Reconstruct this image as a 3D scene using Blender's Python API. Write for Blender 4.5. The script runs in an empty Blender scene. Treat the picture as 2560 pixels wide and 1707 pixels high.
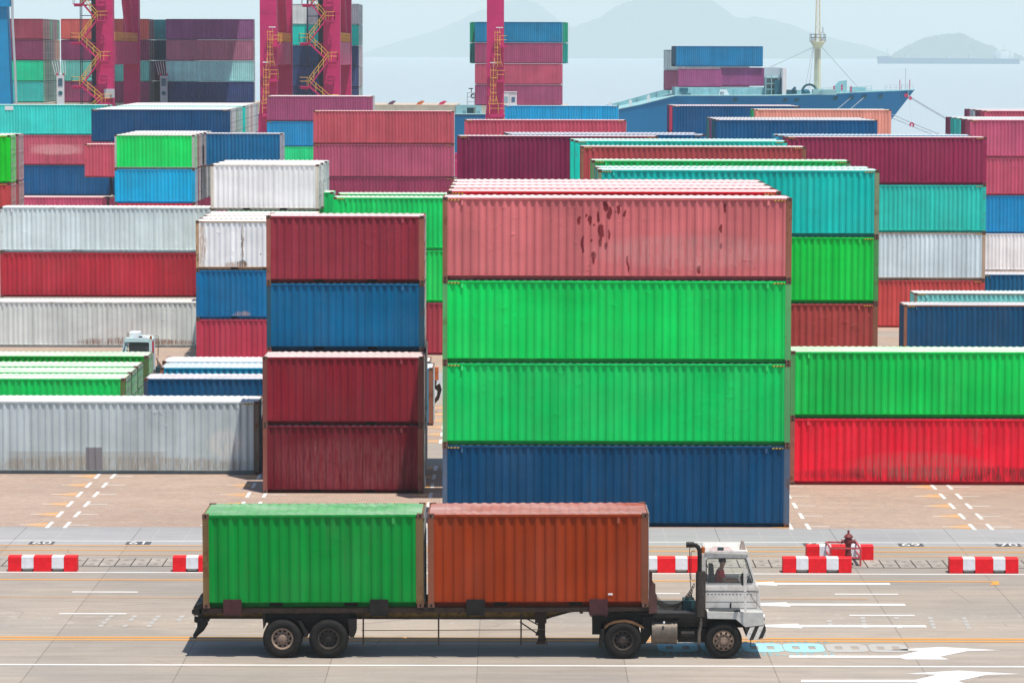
import bpy, math, random
from mathutils import Vector, Matrix
rnd = random.Random(7)
C = bpy.context.scene.collection
sc = bpy.context.scene
PI = math.pi

# ------------------------------------------------------------------ camera
cam_d = bpy.data.cameras.new("camera")
cam = bpy.data.objects.new("camera", cam_d); C.objects.link(cam)
cam_d.sensor_width = 36.0; cam_d.lens = 36.0 * 8600 / 2560
cam_d.clip_start = 1.0; cam_d.clip_end = 60000.0
cam.matrix_world = Matrix.Translation((0, 0, 16.6)) @ Matrix.Rotation(PI/2 - 0.08364, 4, 'X') @ Matrix.Rotation(0.00225, 4, 'Z')
sc.camera = cam

# ------------------------------------------------------------------ light
SUN = Vector((0.170, -0.245, 1.0)).normalized()          # towards the sun: high, a little right of and before the camera side
elev = math.asin(SUN.z); azim = math.atan2(SUN.x, SUN.y)
w = bpy.data.worlds.new("World"); sc.world = w; w.use_nodes = True
nt = w.node_tree
sky = nt.nodes.new("ShaderNodeTexSky"); sky.sky_type = 'NISHITA'; sky.sun_disc = False
sky.sun_elevation = elev; sky.sun_rotation = azim
sky.air_density = 1.0; sky.dust_density = 0.6; sky.ozone_density = 3.0; sky.altitude = 0
bg = nt.nodes["Background"]; bg.inputs[1].default_value = 0.112
nt.links.new(sky.outputs[0], bg.inputs[0])
sd = bpy.data.lights.new("sun", 'SUN'); sun = bpy.data.objects.new("sun", sd); C.objects.link(sun)
sd.energy = 5.0; sd.angle = math.radians(0.55); sd.color = (1.0, 0.92, 0.82)
sun.rotation_euler = SUN.to_track_quat('Z', 'Y').to_euler()
vs = sc.view_settings
vs.view_transform = 'Standard'; vs.look = 'None'; vs.gamma = 1.0; vs.use_curve_mapping = False; vs.exposure = 0.1

sc.cycles.volume_bounces = 2; sc.cycles.max_bounces = 10; sc.cycles.diffuse_bounces = 4
# ------------------------------------------------------------------ materials
def lin(c):
    c /= 255.0
    return c/12.92 if c <= 0.04045 else ((c+0.055)/1.055)**2.4
GAIN = 0.83
def alb(rgb):                                            # seen colour of a lit face -> base colour
    r, g_, b_ = rgb
    if b_ > g_ > r and r < 80: g_ *= 1.09; b_ *= 0.97      # the port's blues lean to petrol
    elif g_ > 150 and b_ > 150 and r < 100: b_ *= 0.955
    elif r > g_ and r > b_: r *= 0.985; b_ *= 0.965
    return tuple(min(0.86, max(0.0012, (lin(v)-0.014)/GAIN)) for v in (r, g_, b_))

def new_mat(name, rough=0.6, metal=0.0, spec=0.4):
    m = bpy.data.materials.new(name); m.use_nodes = True
    n = m.node_tree.nodes; b = n["Principled BSDF"]
    b.inputs["Roughness"].default_value = rough; b.inputs["Metallic"].default_value = metal
    b.inputs["Specular IOR Level"].default_value = spec
    return m, m.node_tree, b
class NT:
    """short hands for building node trees"""
    def __init__(s, t): s.t = t; s.n = t.nodes; s.l = t.links
    def node(s, kind, **kw):
        x = s.n.new(kind)
        for k, v in kw.items(): setattr(x, k, v)
        return x
    def put(s, sock, v):
        if hasattr(v, 'is_output') or isinstance(v, bpy.types.NodeSocket): s.l.new(v, sock)
        else: sock.default_value = v
    def math(s, op, a, b=0.0, clamp=False):
        x = s.node("ShaderNodeMath", operation=op); x.use_clamp = clamp
        s.put(x.inputs[0], a); s.put(x.inputs[1], b); return x.outputs[0]
    def vmul(s, a, v):
        x = s.node("ShaderNodeVectorMath", operation='MULTIPLY'); s.put(x.inputs[0], a); s.put(x.inputs[1], v); return x.outputs[0]
    def vadd(s, a, v):
        x = s.node("ShaderNodeVectorMath", operation='ADD'); s.put(x.inputs[0], a); s.put(x.inputs[1], v); return x.outputs[0]
    def noise(s, vec, scale=1.0, detail=3.0, rough=0.55):
        x = s.node("ShaderNodeTexNoise"); s.put(x.inputs["Vector"], vec)
        x.inputs["Scale"].default_value = scale; x.inputs["Detail"].default_value = detail; x.inputs["Roughness"].default_value = rough
        return x.outputs["Fac"]
    def ramp(s, f, a, b, lo=0.0, hi=1.0):
        x = s.node("ShaderNodeMapRange"); x.clamp = True; s.put(x.inputs[0], f)
        x.inputs[1].default_value = a; x.inputs[2].default_value = b; x.inputs[3].default_value = lo; x.inputs[4].default_value = hi
        return x.outputs[0]
    def mix(s, f, a, b):
        x = s.node("ShaderNodeMix", data_type='RGBA'); s.put(x.inputs[0], f)
        for so, v in ((x.inputs[6], a), (x.inputs[7], b)):
            if isinstance(v, tuple): so.default_value = (*v[:3], 1)
            else: s.l.new(v, so)
        return x.outputs[2]
    def scale(s, col, f):
        x = s.node("ShaderNodeVectorMath", operation='SCALE'); s.put(x.inputs[0], col); s.put(x.inputs["Scale"], f); return x.outputs[0]
    def bump(s, h, strength, dist=0.05):
        x = s.node("ShaderNodeBump"); s.put(x.inputs["Height"], h); x.inputs["Strength"].default_value = strength; x.inputs["Distance"].default_value = dist
        return x.outputs[0]

RUST = (0.105, 0.042, 0.022)
def container_paint(name, kind='panel', patches=(), streaks=1.0, dust_amt=(0.58, 0.90)):
    """paint whose colour is the object's own colour; alpha of that colour is how worn it is"""
    m, t, b = new_mat(name, 0.6, 0.0, 0.07); N = NT(t)
    oi = N.node("ShaderNodeObjectInfo"); tc = N.node("ShaderNodeTexCoord")
    base = oi.outputs["Color"]; wear = oi.outputs["Alpha"]; rn = oi.outputs["Random"]
    P0 = tc.outputs["Object"]
    off = N.node("ShaderNodeCombineXYZ"); N.put(off.inputs[0], N.math('MULTIPLY', rn, 91.0)); N.put(off.inputs[1], N.math('MULTIPLY', rn, 37.0)); N.put(off.inputs[2], N.math('MULTIPLY', rn, 53.0))
    P = N.vadd(P0, off.outputs[0])
    big = N.noise(N.vmul(P, (0.35, 0.35, 0.5)), 1.0, 4)
    col = N.scale(base, N.ramp(big, 0.3, 0.7, 0.86, 1.10))
    chalk = N.ramp(N.noise(N.vmul(P, (0.8, 0.8, 0.35)), 1.0, 5), 0.42, 0.75, 0.0, 0.03 if kind != 'roof' else 0.20)
    col = N.mix(chalk, col, (0.62, 0.60, 0.57))
    # per-corrugation tone change
    strip = N.noise(N.vmul(P, (3.6, 3.6, 0.05)), 1.0, 1)
    col = N.scale(col, N.ramp(strip, 0.3, 0.7, 0.87, 1.10))
    dirt = N.ramp(N.noise(N.vmul(P, (5.5, 5.5, 0.30)), 1.0, 5, 0.65), 0.56, 0.80, 0.0, 0.48*streaks)
    dirt = N.math('MULTIPLY', dirt, N.math('ADD', N.math('MULTIPLY', wear, 0.8), 0.2))
    col = N.mix(dirt, col, (0.085, 0.065, 0.055))
    if kind == 'roof':
        dust = N.ramp(N.noise(N.vmul(P, (0.5, 1.3, 1.0)), 1.0, 5, 0.6), 0.30, 0.72, *dust_amt)
        col = N.mix(dust, col, (0.76, 0.72, 0.70))
    scr = N.ramp(N.noise(N.vmul(P, (9.0, 9.0, 0.9)), 1.0, 4, 0.7), 0.70, 0.74, 0.0, 0.55)
    scr = N.math('MULTIPLY', scr, N.ramp(N.noise(P, 0.5, 2), 0.48, 0.62))
    scr = N.math('MULTIPLY', scr, wear)
    col = N.mix(scr, col, (0.55, 0.50, 0.47))
    lo, hi = (0.66, 0.70) if kind != 'frame' else (0.54, 0.60)
    rust = N.ramp(N.noise(N.vmul(P, (2.6, 2.6, 1.9)), 1.0, 9, 0.72), lo, hi, 0.0, 0.9)
    rust = N.math('MULTIPLY', rust, N.ramp(N.noise(P, 0.45 if kind != 'frame' else 1.4, 2), 0.42, 0.58))
    rust = N.math('MULTIPLY', rust, wear if kind != 'frame' else N.math('ADD', N.math('MULTIPLY', wear, 0.9), 0.1))
    rc = N.mix(N.noise(P, 7.0, 4), RUST, (0.20, 0.085, 0.04))
    col = N.mix(rust, col, rc)
    if patches:
        wob = N.node("ShaderNodeTexNoise"); N.put(wob.inputs["Vector"], P0); wob.inputs["Scale"].default_value = 3.0; wob.inputs["Detail"].default_value = 3
        sub = N.vadd(wob.outputs["Color"], (-0.5, -0.5, -0.5))
        Q = N.vadd(P0, N.vmul(sub, (0.22, 0.0, 0.22)))
        sx = N.node("ShaderNodeSeparateXYZ"); N.put(sx.inputs[0], Q)
        sx0 = N.node("ShaderNodeSeparateXYZ"); N.put(sx0.inputs[0], P0)
        for (shape, cx, cz, rx, rz, pc, amt, soft) in patches:
            S = sx if shape != 'rect' else sx0
            dx = N.math('DIVIDE', N.math('SUBTRACT', S.outputs[0], cx), rx); dz = N.math('DIVIDE', N.math('SUBTRACT', S.outputs[2], cz), rz)
            if shape == 'rect': d = N.math('MAXIMUM', N.math('ABSOLUTE', dx), N.math('ABSOLUTE', dz))
            else: d = N.math('ADD', N.math('MULTIPLY', dx, dx), N.math('MULTIPLY', dz, dz))
            f = N.ramp(d, 1.0 + soft, 1.0 - soft, 0.0, amt)
            if shape == 'streak': f = N.math('MULTIPLY', f, N.ramp(N.noise(N.vmul(P0, (14, 1, 1.2)), 1.0, 5, 0.7), 0.40, 0.56))
            col = N.mix(f, col, pc)
    N.put(b.inputs["Base Color"], col)
    N.put(b.inputs["Roughness"], N.ramp(big, 0.3, 0.7, 0.42, 0.62))
    h = N.math('ADD', N.noise(P, 1.1, 3), N.math('MULTIPLY', N.ramp(N.noise(N.vmul(P, (2.6, 2.6, 3.2)), 1.0, 2), 0.62, 0.75), 0.5))
    h = N.math('MULTIPLY', h, N.ramp(N.noise(P, 0.33, 2), 0.50, 0.66, 0.10, 1.0))
    N.put(b.inputs["Normal"], N.bump(h, 0.42, 0.06))
    return m
PAINT = container_paint("container_paint")
ROOF = container_paint("container_roof_paint", 'roof'); ROOF_CLEAN = container_paint("container_roof_paint_cleaner", 'roof', dust_amt=(0.06, 0.34))
FRAME = container_paint("container_frame_paint", 'frame')

def plain(name, col, rough=0.6, metal=0.0, var=0.25, scl=3.0, spec=0.22, dirt=0.0, dirtcol=(0.05, 0.04, 0.035), bump=0.0):
    m, t, b = new_mat(name, rough, metal, spec); N = NT(t)
    tc = N.node("ShaderNodeTexCoord"); P = tc.outputs["Object"]
    n1 = N.noise(P, scl, 5, 0.6)
    c = N.node("ShaderNodeRGB"); c.outputs[0].default_value = (*col, 1)
    o = N.scale(c.outputs[0], N.ramp(n1, 0.3, 0.7, 1-var, 1+var*0.7))
    if dirt:
        o = N.mix(N.ramp(N.noise(P, scl*1.7, 8, 0.7), 0.48, 0.68, 0, dirt), o, dirtcol)
    N.put(b.inputs["Base Color"], o)
    N.put(b.inputs["Roughness"], N.ramp(n1, 0.3, 0.7, max(0.05, rough-0.08), min(1, rough+0.1)))
    if bump: N.put(b.inputs["Normal"], N.bump(n1, bump, 0.03))
    return m
M = {}
M['hole'] = plain("casting_hole_dark", (0.012, 0.010, 0.010), 0.9)
M['casting'] = plain("casting_rusty_steel", (0.17, 0.085, 0.06), 0.7, 0.0, 0.4, 9, dirt=0.5)
M['bar'] = plain("door_bar_galvanised", (0.60, 0.62, 0.62), 0.45, 0.2, 0.25, 6, dirt=0.25)
M['vent'] = plain("vent_plastic", (0.34, 0.36, 0.33), 0.6, 0, 0.2)
M['black'] = plain("black_steel", (0.014, 0.013, 0.013), 0.55, 0, 0.5, 5, dirt=0.35, dirtcol=(0.05, 0.032, 0.024))
M['chassis'] = plain("grimy_brown_steel", (0.028, 0.019, 0.016), 0.65, 0, 0.5, 4, dirt=0.5, dirtcol=(0.075, 0.035, 0.02))
M['yellow_worn'] = plain("worn_yellow_beam", (0.20, 0.12, 0.035), 0.6, 0, 0.4, 3, dirt=0.75, dirtcol=(0.04, 0.022, 0.014))
M['rubber'] = plain("tyre_rubber", (0.012, 0.0115, 0.0115), 0.8, 0, 0.4, 8, dirt=0.22, dirtcol=(0.075, 0.062, 0.052))
M['rim'] = plain("rim_dusty_steel", (0.30, 0.22, 0.17), 0.6, 0.1, 0.3, 9, dirt=0.6, dirtcol=(0.05, 0.035, 0.028))
M['rim_dark'] = plain("rim_dark_steel", (0.05, 0.042, 0.038), 0.6, 0.1, 0.4, 9, dirt=0.5, dirtcol=(0.12, 0.085, 0.06))
M['tank'] = plain("dusty_tank_steel", (0.17, 0.145, 0.12), 0.5, 0.3, 0.3, 5, dirt=0.5, dirtcol=(0.07, 0.052, 0.04))
M['cab_white'] = plain("cab_white_paint", (0.68, 0.67, 0.64), 0.45, 0, 0.10, 2, dirt=0.6, dirtcol=(0.33, 0.28, 0.22))
M['cab_blue'] = plain("cab_pale_blue_paint", (0.66, 0.84, 0.86), 0.45, 0, 0.10, 2, dirt=0.12, dirtcol=(0.25, 0.28, 0.27))
M['cab_grey'] = plain("cab_grey_trim", (0.52, 0.53, 0.51), 0.5, 0, 0.15, 3, dirt=0.3, dirtcol=(0.22, 0.18, 0.15))
M['amber'] = plain("amber_lens", (0.40, 0.11, 0.02), 0.35, 0, 0.1)
M['maroon_steel'] = plain("maroon_guide_plate", (0.070, 0.022, 0.026), 0.6, 0, 0.35, 5, dirt=0.4)
M['teal_box'] = plain("dark_teal_box", (0.025, 0.075, 0.085), 0.55, 0, 0.4, 5, dirt=0.4)
M['red_block'] = plain("red_block_paint", (0.80, 0.010, 0.020), 0.5, 0, 0.15, 5, dirt=0.45, dirtcol=(0.50, 0.015, 0.025))
M['white_block'] = plain("white_block_paint", (0.72, 0.74, 0.78), 0.55, 0, 0.08, 5, dirt=0.4, dirtcol=(0.5, 0.5, 0.5))
M['concrete_raw'] = plain("raw_concrete", (0.46, 0.44, 0.40), 0.85, 0, 0.2, 6)
M['hydrant'] = plain("hydrant_dark_red", (0.20, 0.038, 0.040), 0.5, 0, 0.3, 8, dirt=0.25)
M['guard_red'] = plain("guard_rail_red", (0.55, 0.085, 0.085), 0.5, 0, 0.3, 6, dirt=0.2, dirtcol=(0.5, 0.4, 0.4))
M['crane_pink'] = plain("crane_magenta_paint", (0.56, 0.018, 0.15), 0.5, 0, 0.14, 0.5, dirt=0.12, dirtcol=(0.30, 0.03, 0.10))
M['crane_blue'] = plain("crane_blue_paint", (0.0, 0.28, 0.58), 0.5, 0, 0.12, 0.5, dirt=0.08)
M['rail_yellow'] = plain("handrail_yellow", (0.82, 0.48, 0.10), 0.5, 0, 0.12, 2)
M['dark_blue_steel'] = plain("dark_lift_cage", (0.03, 0.05, 0.10), 0.6, 0, 0.2, 2)
M['lamp_white'] = plain("lamp_case_white", (0.8, 0.8, 0.8), 0.4)
M['hull'] = plain("hull_blue_paint", (0.0, 0.205, 0.46), 0.42, 0, 0.10, 0.15, dirt=0.06)
M['deck_teal'] = plain("deck_pale_teal", (0.30, 0.56, 0.60), 0.6, 0, 0.16, 1.0, dirt=0.18, dirtcol=(0.10, 0.30, 0.36))
M['deck_dark'] = plain("deck_dark_teal", (0.02, 0.14, 0.20), 0.6, 0, 0.2, 1.0)
M['hatch'] = plain("hatch_cover_beige", (0.55, 0.48, 0.38), 0.7, 0, 0.15, 1.0)
M['mast_cream'] = plain("mast_cream_paint", (0.80, 0.72, 0.50), 0.5, 0, 0.1, 1.0, dirt=0.12)
M['ship_white'] = plain("ship_white_paint", (0.76, 0.80, 0.82), 0.5, 0, 0.06, 1.0)
M['ship_grey'] = plain("ship_grey_paint", (0.48, 0.56, 0.60), 0.5, 0, 0.1, 1.0)
M['rope'] = plain("mooring_rope_grey", (0.34, 0.40, 0.44), 0.8)
M['guard_pink'] = plain("rat_guard_pink", (0.62, 0.05, 0.16), 0.5)
M['gasket'] = plain("window_gasket", (0.015, 0.016, 0.016), 0.6)
M['orange_plain'] = plain("orange_paint", (0.60, 0.17, 0.06), 0.55, 0, 0.25, 4, dirt=0.3)
M['purple_plain'] = plain("purple_bin_paint", (0.14, 0.08, 0.16), 0.6)
M['sign_dark'] = plain("dark_lettering", (0.03, 0.08, 0.14), 0.6)
M['far_ship_blue'] = plain("far_ship_hull", (0.02, 0.14, 0.30), 0.6)
M['seat_dark'] = plain("seat_cloth_grey", (0.06, 0.065, 0.07), 0.9)
M['shirt'] = plain("red_shirt_cloth", (0.42, 0.015, 0.03), 0.85)
M['trousers'] = plain("dark_trousers_cloth", (0.03, 0.035, 0.05), 0.9)
M['skin'] = plain("skin_tone", (0.36, 0.19, 0.12), 0.55, 0, 0.08)
M['hair'] = plain("black_hair", (0.01, 0.009, 0.008), 0.6)
g, t_, b_ = new_mat("cab_glass", 0.03, 0, 0.5)
b_.inputs["Base Color"].default_value = (0.97, 1.0, 0.99, 1); b_.inputs["Transmission Weight"].default_value = 0.97; b_.inputs["IOR"].default_value = 1.03
M['glass'] = g
def striped(name, ca, cb, freq, duty, slope=1.0, rough=0.6, axis2='Z'):
    m, t, b = new_mat(name, rough); N = NT(t)
    tc = N.node("ShaderNodeTexCoord"); s = N.node("ShaderNodeSeparateXYZ"); N.put(s.inputs[0], tc.outputs["Object"])
    v = N.math('FRACT', N.math('MULTIPLY', N.math('ADD', s.outputs['X'], N.math('MULTIPLY', s.outputs[axis2], slope)), freq))
    k = N.math('GREATER_THAN', v, duty)
    d = N.ramp(N.noise(tc.outputs["Object"], 12, 6, 0.7), 0.45, 0.7, 0, 0.45)
    o = N.mix(d, N.mix(k, ca, cb), (0.12, 0.10, 0.08))
    N.put(b.inputs["Base Color"], o); return m
M['hazard'] = striped("hazard_yellow_black", (0.72, 0.42, 0.03), (0.02, 0.018, 0.016), 8.5, 0.55, -0.9)
M['hazard_bw'] = striped("bumper_black_white", (0.70, 0.70, 0.66), (0.012, 0.012, 0.012), 4.2, 0.52, -0.42)

# ------------------------------------------------------------------ mesh builder
class MB:
    def __init__(s): s.v = []; s.f = []; s.m = []
    def add(s, vs_, fs, mi=0):
        o = len(s.v); s.v += [tuple(p) for p in vs_]
        for f in fs: s.f.append([i+o for i in f]); s.m.append(mi)
    def box(s, x0, x1, y0, y1, z0, z1, mi=0):
        s.add([(x, y, z) for z in (z0, z1) for y in (y0, y1) for x in (x0, x1)],
              [(0,2,3,1),(4,5,7,6),(0,1,5,4),(2,6,7,3),(0,4,6,2),(1,3,7,5)], mi); return s
    def prism(s, poly, a0, a1, axis='y', mi=0):
        """polygon in the plane across AXIS, pushed from a0 to a1"""
        n = len(poly)
        def P(p, a): return (p[0], a, p[1]) if axis == 'y' else ((p[0], p[1], a) if axis == 'z' else (a, p[0], p[1]))
        s.add([P(p, a0) for p in poly] + [P(p, a1) for p in poly],
              [list(range(n)), list(range(2*n-1, n-1, -1))] + [[i, i+n, (i+1) % n + n, (i+1) % n] for i in range(n)], mi); return s
    def cyl(s, p0, p1, r, n=12, r2=None, mi=0, caps=True):
        p0 = Vector(p0); p1 = Vector(p1); r2 = r if r2 is None else r2
        d = (p1-p0).normalized(); u = d.orthogonal().normalized(); w_ = d.cross(u)
        vs_ = []
        for p, q in ((p0, r), (p1, r2)):
            for i in range(n):
                a = 2*PI*i/n; vs_.append(p + (u*math.cos(a)+w_*math.sin(a))*q)
        fs = [[i, (i+1) % n, (i+1) % n+n, i+n] for i in range(n)]
        if caps: fs += [list(range(n-1, -1, -1)), list(range(n, 2*n))]
        s.add(vs_, fs, mi); return s
    def tube(s, pts, r, n=6, mi=0):
        pts = [Vector(p) for p in pts]; rings = []
        u = None
        for i, p in enumerate(pts):
            d = (pts[min(i+1, len(pts)-1)] - pts[max(i-1, 0)]).normalized()
            u = d.orthogonal().normalized() if u is None else (u - d*u.dot(d)).normalized()
            w_ = d.cross(u); rings.append([p + (u*math.cos(2*PI*k/n)+w_*math.sin(2*PI*k/n))*r for k in range(n)])
        vs_ = [q for rg in rings for q in rg]; fs = []
        for i in range(len(pts)-1):
            for k in range(n): fs.append([i*n+k, i*n+(k+1) % n, (i+1)*n+(k+1) % n, (i+1)*n+k])
        fs += [list(range(n-1, -1, -1)), [(len(pts)-1)*n+k for k in range(n)]]
        s.add(vs_, fs, mi); return s
    def lathe(s, prof, cx, cy, n=16, mi=0):
        """prof: (radius, z) pairs about a vertical axis"""
        vs_ = [(cx+r*math.cos(2*PI*k/n), cy+r*math.sin(2*PI*k/n), z) for r, z in prof for k in range(n)]
        fs = [[i*n+k, i*n+(k+1) % n, (i+1)*n+(k+1) % n, (i+1)*n+k] for i in range(len(prof)-1) for k in range(n)]
        fs += [list(range(n-1, -1, -1)), [(len(prof)-1)*n+k for k in range(n)]]
        s.add(vs_, fs, mi); return s
    def lathe_y(s, prof, cx, cz, n=28, mi=0):
        """prof: (radius, y) pairs about an axis along y"""
        vs_ = [(cx+r*math.cos(2*PI*k/n), y, cz+r*math.sin(2*PI*k/n)) for r, y in prof for k in range(n)]
        fs = [[i*n+k, (i+1)*n+k, (i+1)*n+(k+1) % n, i*n+(k+1) % n] for i in range(len(prof)-1) for k in range(n)]
        s.add(vs_, fs, mi); return s
    def sheet(s, poly, z, mi=0):
        s.add([(p[0], p[1], z) for p in poly], [list(range(len(poly)))], mi); return s
    def mesh(s, name, mats, smooth=False):
        me = bpy.data.meshes.new(name); me.from_pydata(s.v, [], s.f)
        for m_ in (mats if isinstance(mats, (list, tuple)) else [mats]): me.materials.append(m_)
        me.polygons.foreach_set('material_index', s.m)
        if smooth:
            me.shade_smooth(); me.set_sharp_from_angle(angle=math.radians(35))
        me.update(); return me
    def build(s, name, mats, parent=None, loc=(0, 0, 0), smooth=False):
        return put(name, s.mesh(name, mats, smooth), parent, loc)
def put(name, me, parent=None, loc=(0, 0, 0), rot=(0, 0, 0)):
    o = bpy.data.objects.new(name, me); C.objects.link(o); o.location = loc; o.rotation_euler = rot
    if parent is not None: o.parent = parent
    return o
def thing(name, label, cat, loc=(0, 0, 0), group=None, rot=(0, 0, 0)):
    return tag(put(name, None, None, loc, rot), label, cat, group)
def tag(o, label, cat, group=None):
    o['label'] = label; o['category'] = cat
    if group: o['group'] = group
    return o
def struct(o, kind='structure'):
    o['kind'] = kind; return o
# ------------------------------------------------------------------ shipping containers
W = 2.438
LEN = {20: 6.058, 40: 12.192, 45: 13.716}
HGT = {'s': 2.591, 'h': 2.896}
PL, PR = 0.165, 0.205                                    # widths of the post at the plain end and at the door end
cache = {}
def corr_profile(a, b, pitch, y_out, y_in):
    """trapezoid corrugation from a to b: points (along, depth)"""
    n = max(1, round((b-a-0.08)/pitch)); p = (b-a-0.08)/n
    pts = [(a, y_out), (a+0.04, y_out)]
    x = a+0.04
    for i in range(n):
        pts += [(x+p*0.13, y_out), (x+p*0.38, y_in), (x+p*0.63, y_in), (x+p*0.88, y_out)]; x += p
    pts.append((b, y_out)); return pts
def wall_mb(prof, z0, z1, along='x', flip=None):
    mb = MB(); n = len(prof); vs_ = []
    for z in (z0, z1):
        for a, d in prof:
            vs_.append((a, d, z) if along == 'x' else (d, a, z))
    mb.add(vs_, [[i, i+1, n+i+1, n+i] for i in range(n-1)]); return mb
def casting_mb(x, y, z, sx, sy):
    """corner casting with sunk oval holes on its outer side and end faces; sx, sy = outward signs"""
    mb = MB(); w_, d_, h_ = 0.178, 0.162, 0.118
    x0, x1 = (x, x+w_) if sx < 0 else (x-w_, x); y0, y1 = (y, y+d_) if sy < 0 else (y-d_, y)
    o = 0.006
    if sx < 0: x0 -= o
    else: x1 += o
    if sy < 0: y0 -= o
    else: y1 += o
    mb.box(x0, x1, y0, y1, z, z+h_, 0)
    cx, cz = (x0+x1)/2, z+h_/2
    yf = y0-0.002 if sy < 0 else y1+0.002
    mb.add([(cx+0.030*math.cos(a)*1.0, yf, cz+0.042*math.sin(a)) for a in [2*PI*k/10 for k in range(10)]], [list(range(10))], 1)
    xf = x0-0.002 if sx < 0 else x1+0.002; cy = (y0+y1)/2
    mb.add([(xf, cy+0.030*math.cos(a), cz+0.042*math.sin(a)) for a in [2*PI*k/10 for k in range(10)]], [list(range(10))], 1)
    return mb
def meshes(L_, H_):
    k = (L_, H_)
    if k in cache: return cache[k]
    L, H = LEN[L_], HGT[H_]; d = {}
    d['side'] = wall_mb(corr_profile(PL, L-PR, 0.278, 0.014, 0.060), 0.150, H-0.065).mesh("side_panel", PAINT)
    d['back'] = wall_mb([(a, W-y) for a, y in corr_profile(PL, L-PR, 0.278, 0.014, 0.060)], 0.150, H-0.065).mesh("side_panel_back", PAINT)
    # roof: die-pressed cross ribs, flat plates at both ends
    prof = [(0.05, H-0.020), (0.45, H-0.020)]; x = 0.45; n = round((L-0.9)/0.27); p = (L-0.9)/n
    for i in range(n):
        prof += [(x+p*0.12, H-0.004), (x+p*0.40, H-0.030), (x+p*0.60, H-0.030), (x+p*0.88, H-0.004)]; x += p
    prof += [(L-0.45, H-0.020), (L-0.05, H-0.020)]
    mb = MB(); nn = len(prof); ys = (0.050, 0.068, W-0.068, W-0.050); vs_ = []
    for j, y in enumerate(ys):
        for a, z in prof: vs_.append((a, y, (H-0.036) if j in (0, 3) else z))
    mb.add(vs_, [[j*nn+i, j*nn+i+1, (j+1)*nn+i+1, (j+1)*nn+i] for j in range(3) for i in range(nn-1)])
    d['roof'] = mb.mesh("roof_panel", ROOF)
    posts = []
    for x0, x1 in ((0, PL), (L-PR, L)):
        for y0, y1 in ((0, 0.15), (W-0.15, W)):
            posts.append(MB().box(x0, x1, y0, y1, 0.118, H-0.118))
    tr, br = [], []
    for s in (0, 1):
        Y = lambda a: a if s == 0 else W-a
        m1 = MB(); m1.box(PL-0.003, L-PR+0.003, min(Y(0.0), Y(0.058)), max(Y(0.0), Y(0.058)), H-0.086, H-0.024); tr.append(m1)
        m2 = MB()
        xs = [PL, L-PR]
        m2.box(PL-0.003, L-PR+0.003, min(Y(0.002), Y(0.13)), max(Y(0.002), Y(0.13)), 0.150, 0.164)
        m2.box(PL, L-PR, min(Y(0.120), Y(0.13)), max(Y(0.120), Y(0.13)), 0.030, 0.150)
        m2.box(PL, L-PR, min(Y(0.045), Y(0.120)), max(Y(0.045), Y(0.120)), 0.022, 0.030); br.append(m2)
    ends = []                                            # sills and headers across both ends
    for x0, x1, a_, b_ in ((0.0, 0.07, 'end', 0), (L-0.07, L, 'door', 1)):
        ends += [(a_+"_header", MB().box(x0, x1, 0.15, W-0.15, H-0.10, H-0.030)), (a_+"_sill", MB().box(x0, x1, 0.15, W-0.15, 0.03, 0.15))]
    d['posts'] = [p_.mesh("corner_post", FRAME) for p_ in posts]; d['tr'] = [t.mesh("top_rail", PAINT) for t in tr]
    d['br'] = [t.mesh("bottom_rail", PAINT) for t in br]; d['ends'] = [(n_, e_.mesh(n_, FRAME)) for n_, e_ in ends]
    cast = [casting_mb(x, y, z, sx, sy) for (x, sx) in ((0, -1), (L, 1)) for (y, sy) in ((0, -1), (W, 1)) for z in (0.0, H-0.118)]
    d['cast'] = [c.mesh("corner_casting", [M['casting'], M['hole']]) for c in cast]
    fr = MB()
    for q in posts + tr + br + [e_ for n_, e_ in ends]: fr.add(q.v, q.f, 0)
    d['frame'] = fr.mesh("frame", FRAME)
    d['endwall'] = wall_mb(corr_profile(0.15, W-0.15, 0.25, 0.012, 0.050), 0.148, H-0.098, 'y').mesh("end_wall", PAINT)
    mb = MB(); mb.box(L-0.050, L-0.012, 0.155, W-0.155, 0.155, H-0.105)
    for i in range(4): mb.box(L-0.012, L-0.002, 0.20, W-0.20, 0.45+i*0.55, 0.62+i*0.55)
    d['door'] = []
    for y0, y1 in ((0.152, W/2-0.004), (W/2+0.004, W-0.152)):
        mb = MB(); mb.box(L-0.060, L-0.022, y0, y1, 0.155, H-0.105)
        for i in range(5): mb.box(L-0.022, L-0.008, y0+0.06, y1-0.06, 0.34+i*0.42, 0.52+i*0.42)
        d['door'].append(mb.mesh("door", PAINT))
    d['bars'] = []
    for y0, y1 in ((0.152, W/2), (W/2, W-0.152)):
        for q in (0.28, 0.74):
            y = y0+(y1-y0)*q; mb = MB(); mb.cyl((L+0.012, y, 0.06), (L+0.012, y, H-0.03), 0.020, 6)
            for z in (0.16, H*0.33, H*0.62, H-0.14): mb.box(L-0.006, L+0.03, y-0.045, y+0.045, z-0.03, z+0.03)
            mb.box(L+0.006, L+0.03, y-0.02, y+0.26, 1.08, 1.12)
            d['bars'].append(mb.mesh("locking_bar", M['bar']))
    d['vents'] = [MB().box(x-0.035, x+0.035, -0.004, 0.016, H-0.27, H-0.11).mesh("vent", PAINT) for x in (PL+0.52, L-PR-0.62)]
    d['hazard'] = [MB().box(x0, x1, -0.0045, 0.004, H-0.118, H-0.074).mesh("hazard_stripe", M['hazard']) for x0, x1 in ((PL+0.03, PL+0.42), (L-PR-0.42, L-PR-0.03))]
    d['fork'] = [MB().box(x-0.18, x+0.18, 0.060, 0.1195, 0.036, 0.146).mesh("fork_pocket", M['hole']) for x in (L/2-1.03, L/2+1.03)]
    cache[k] = d; return d
n_cont = 0
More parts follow.
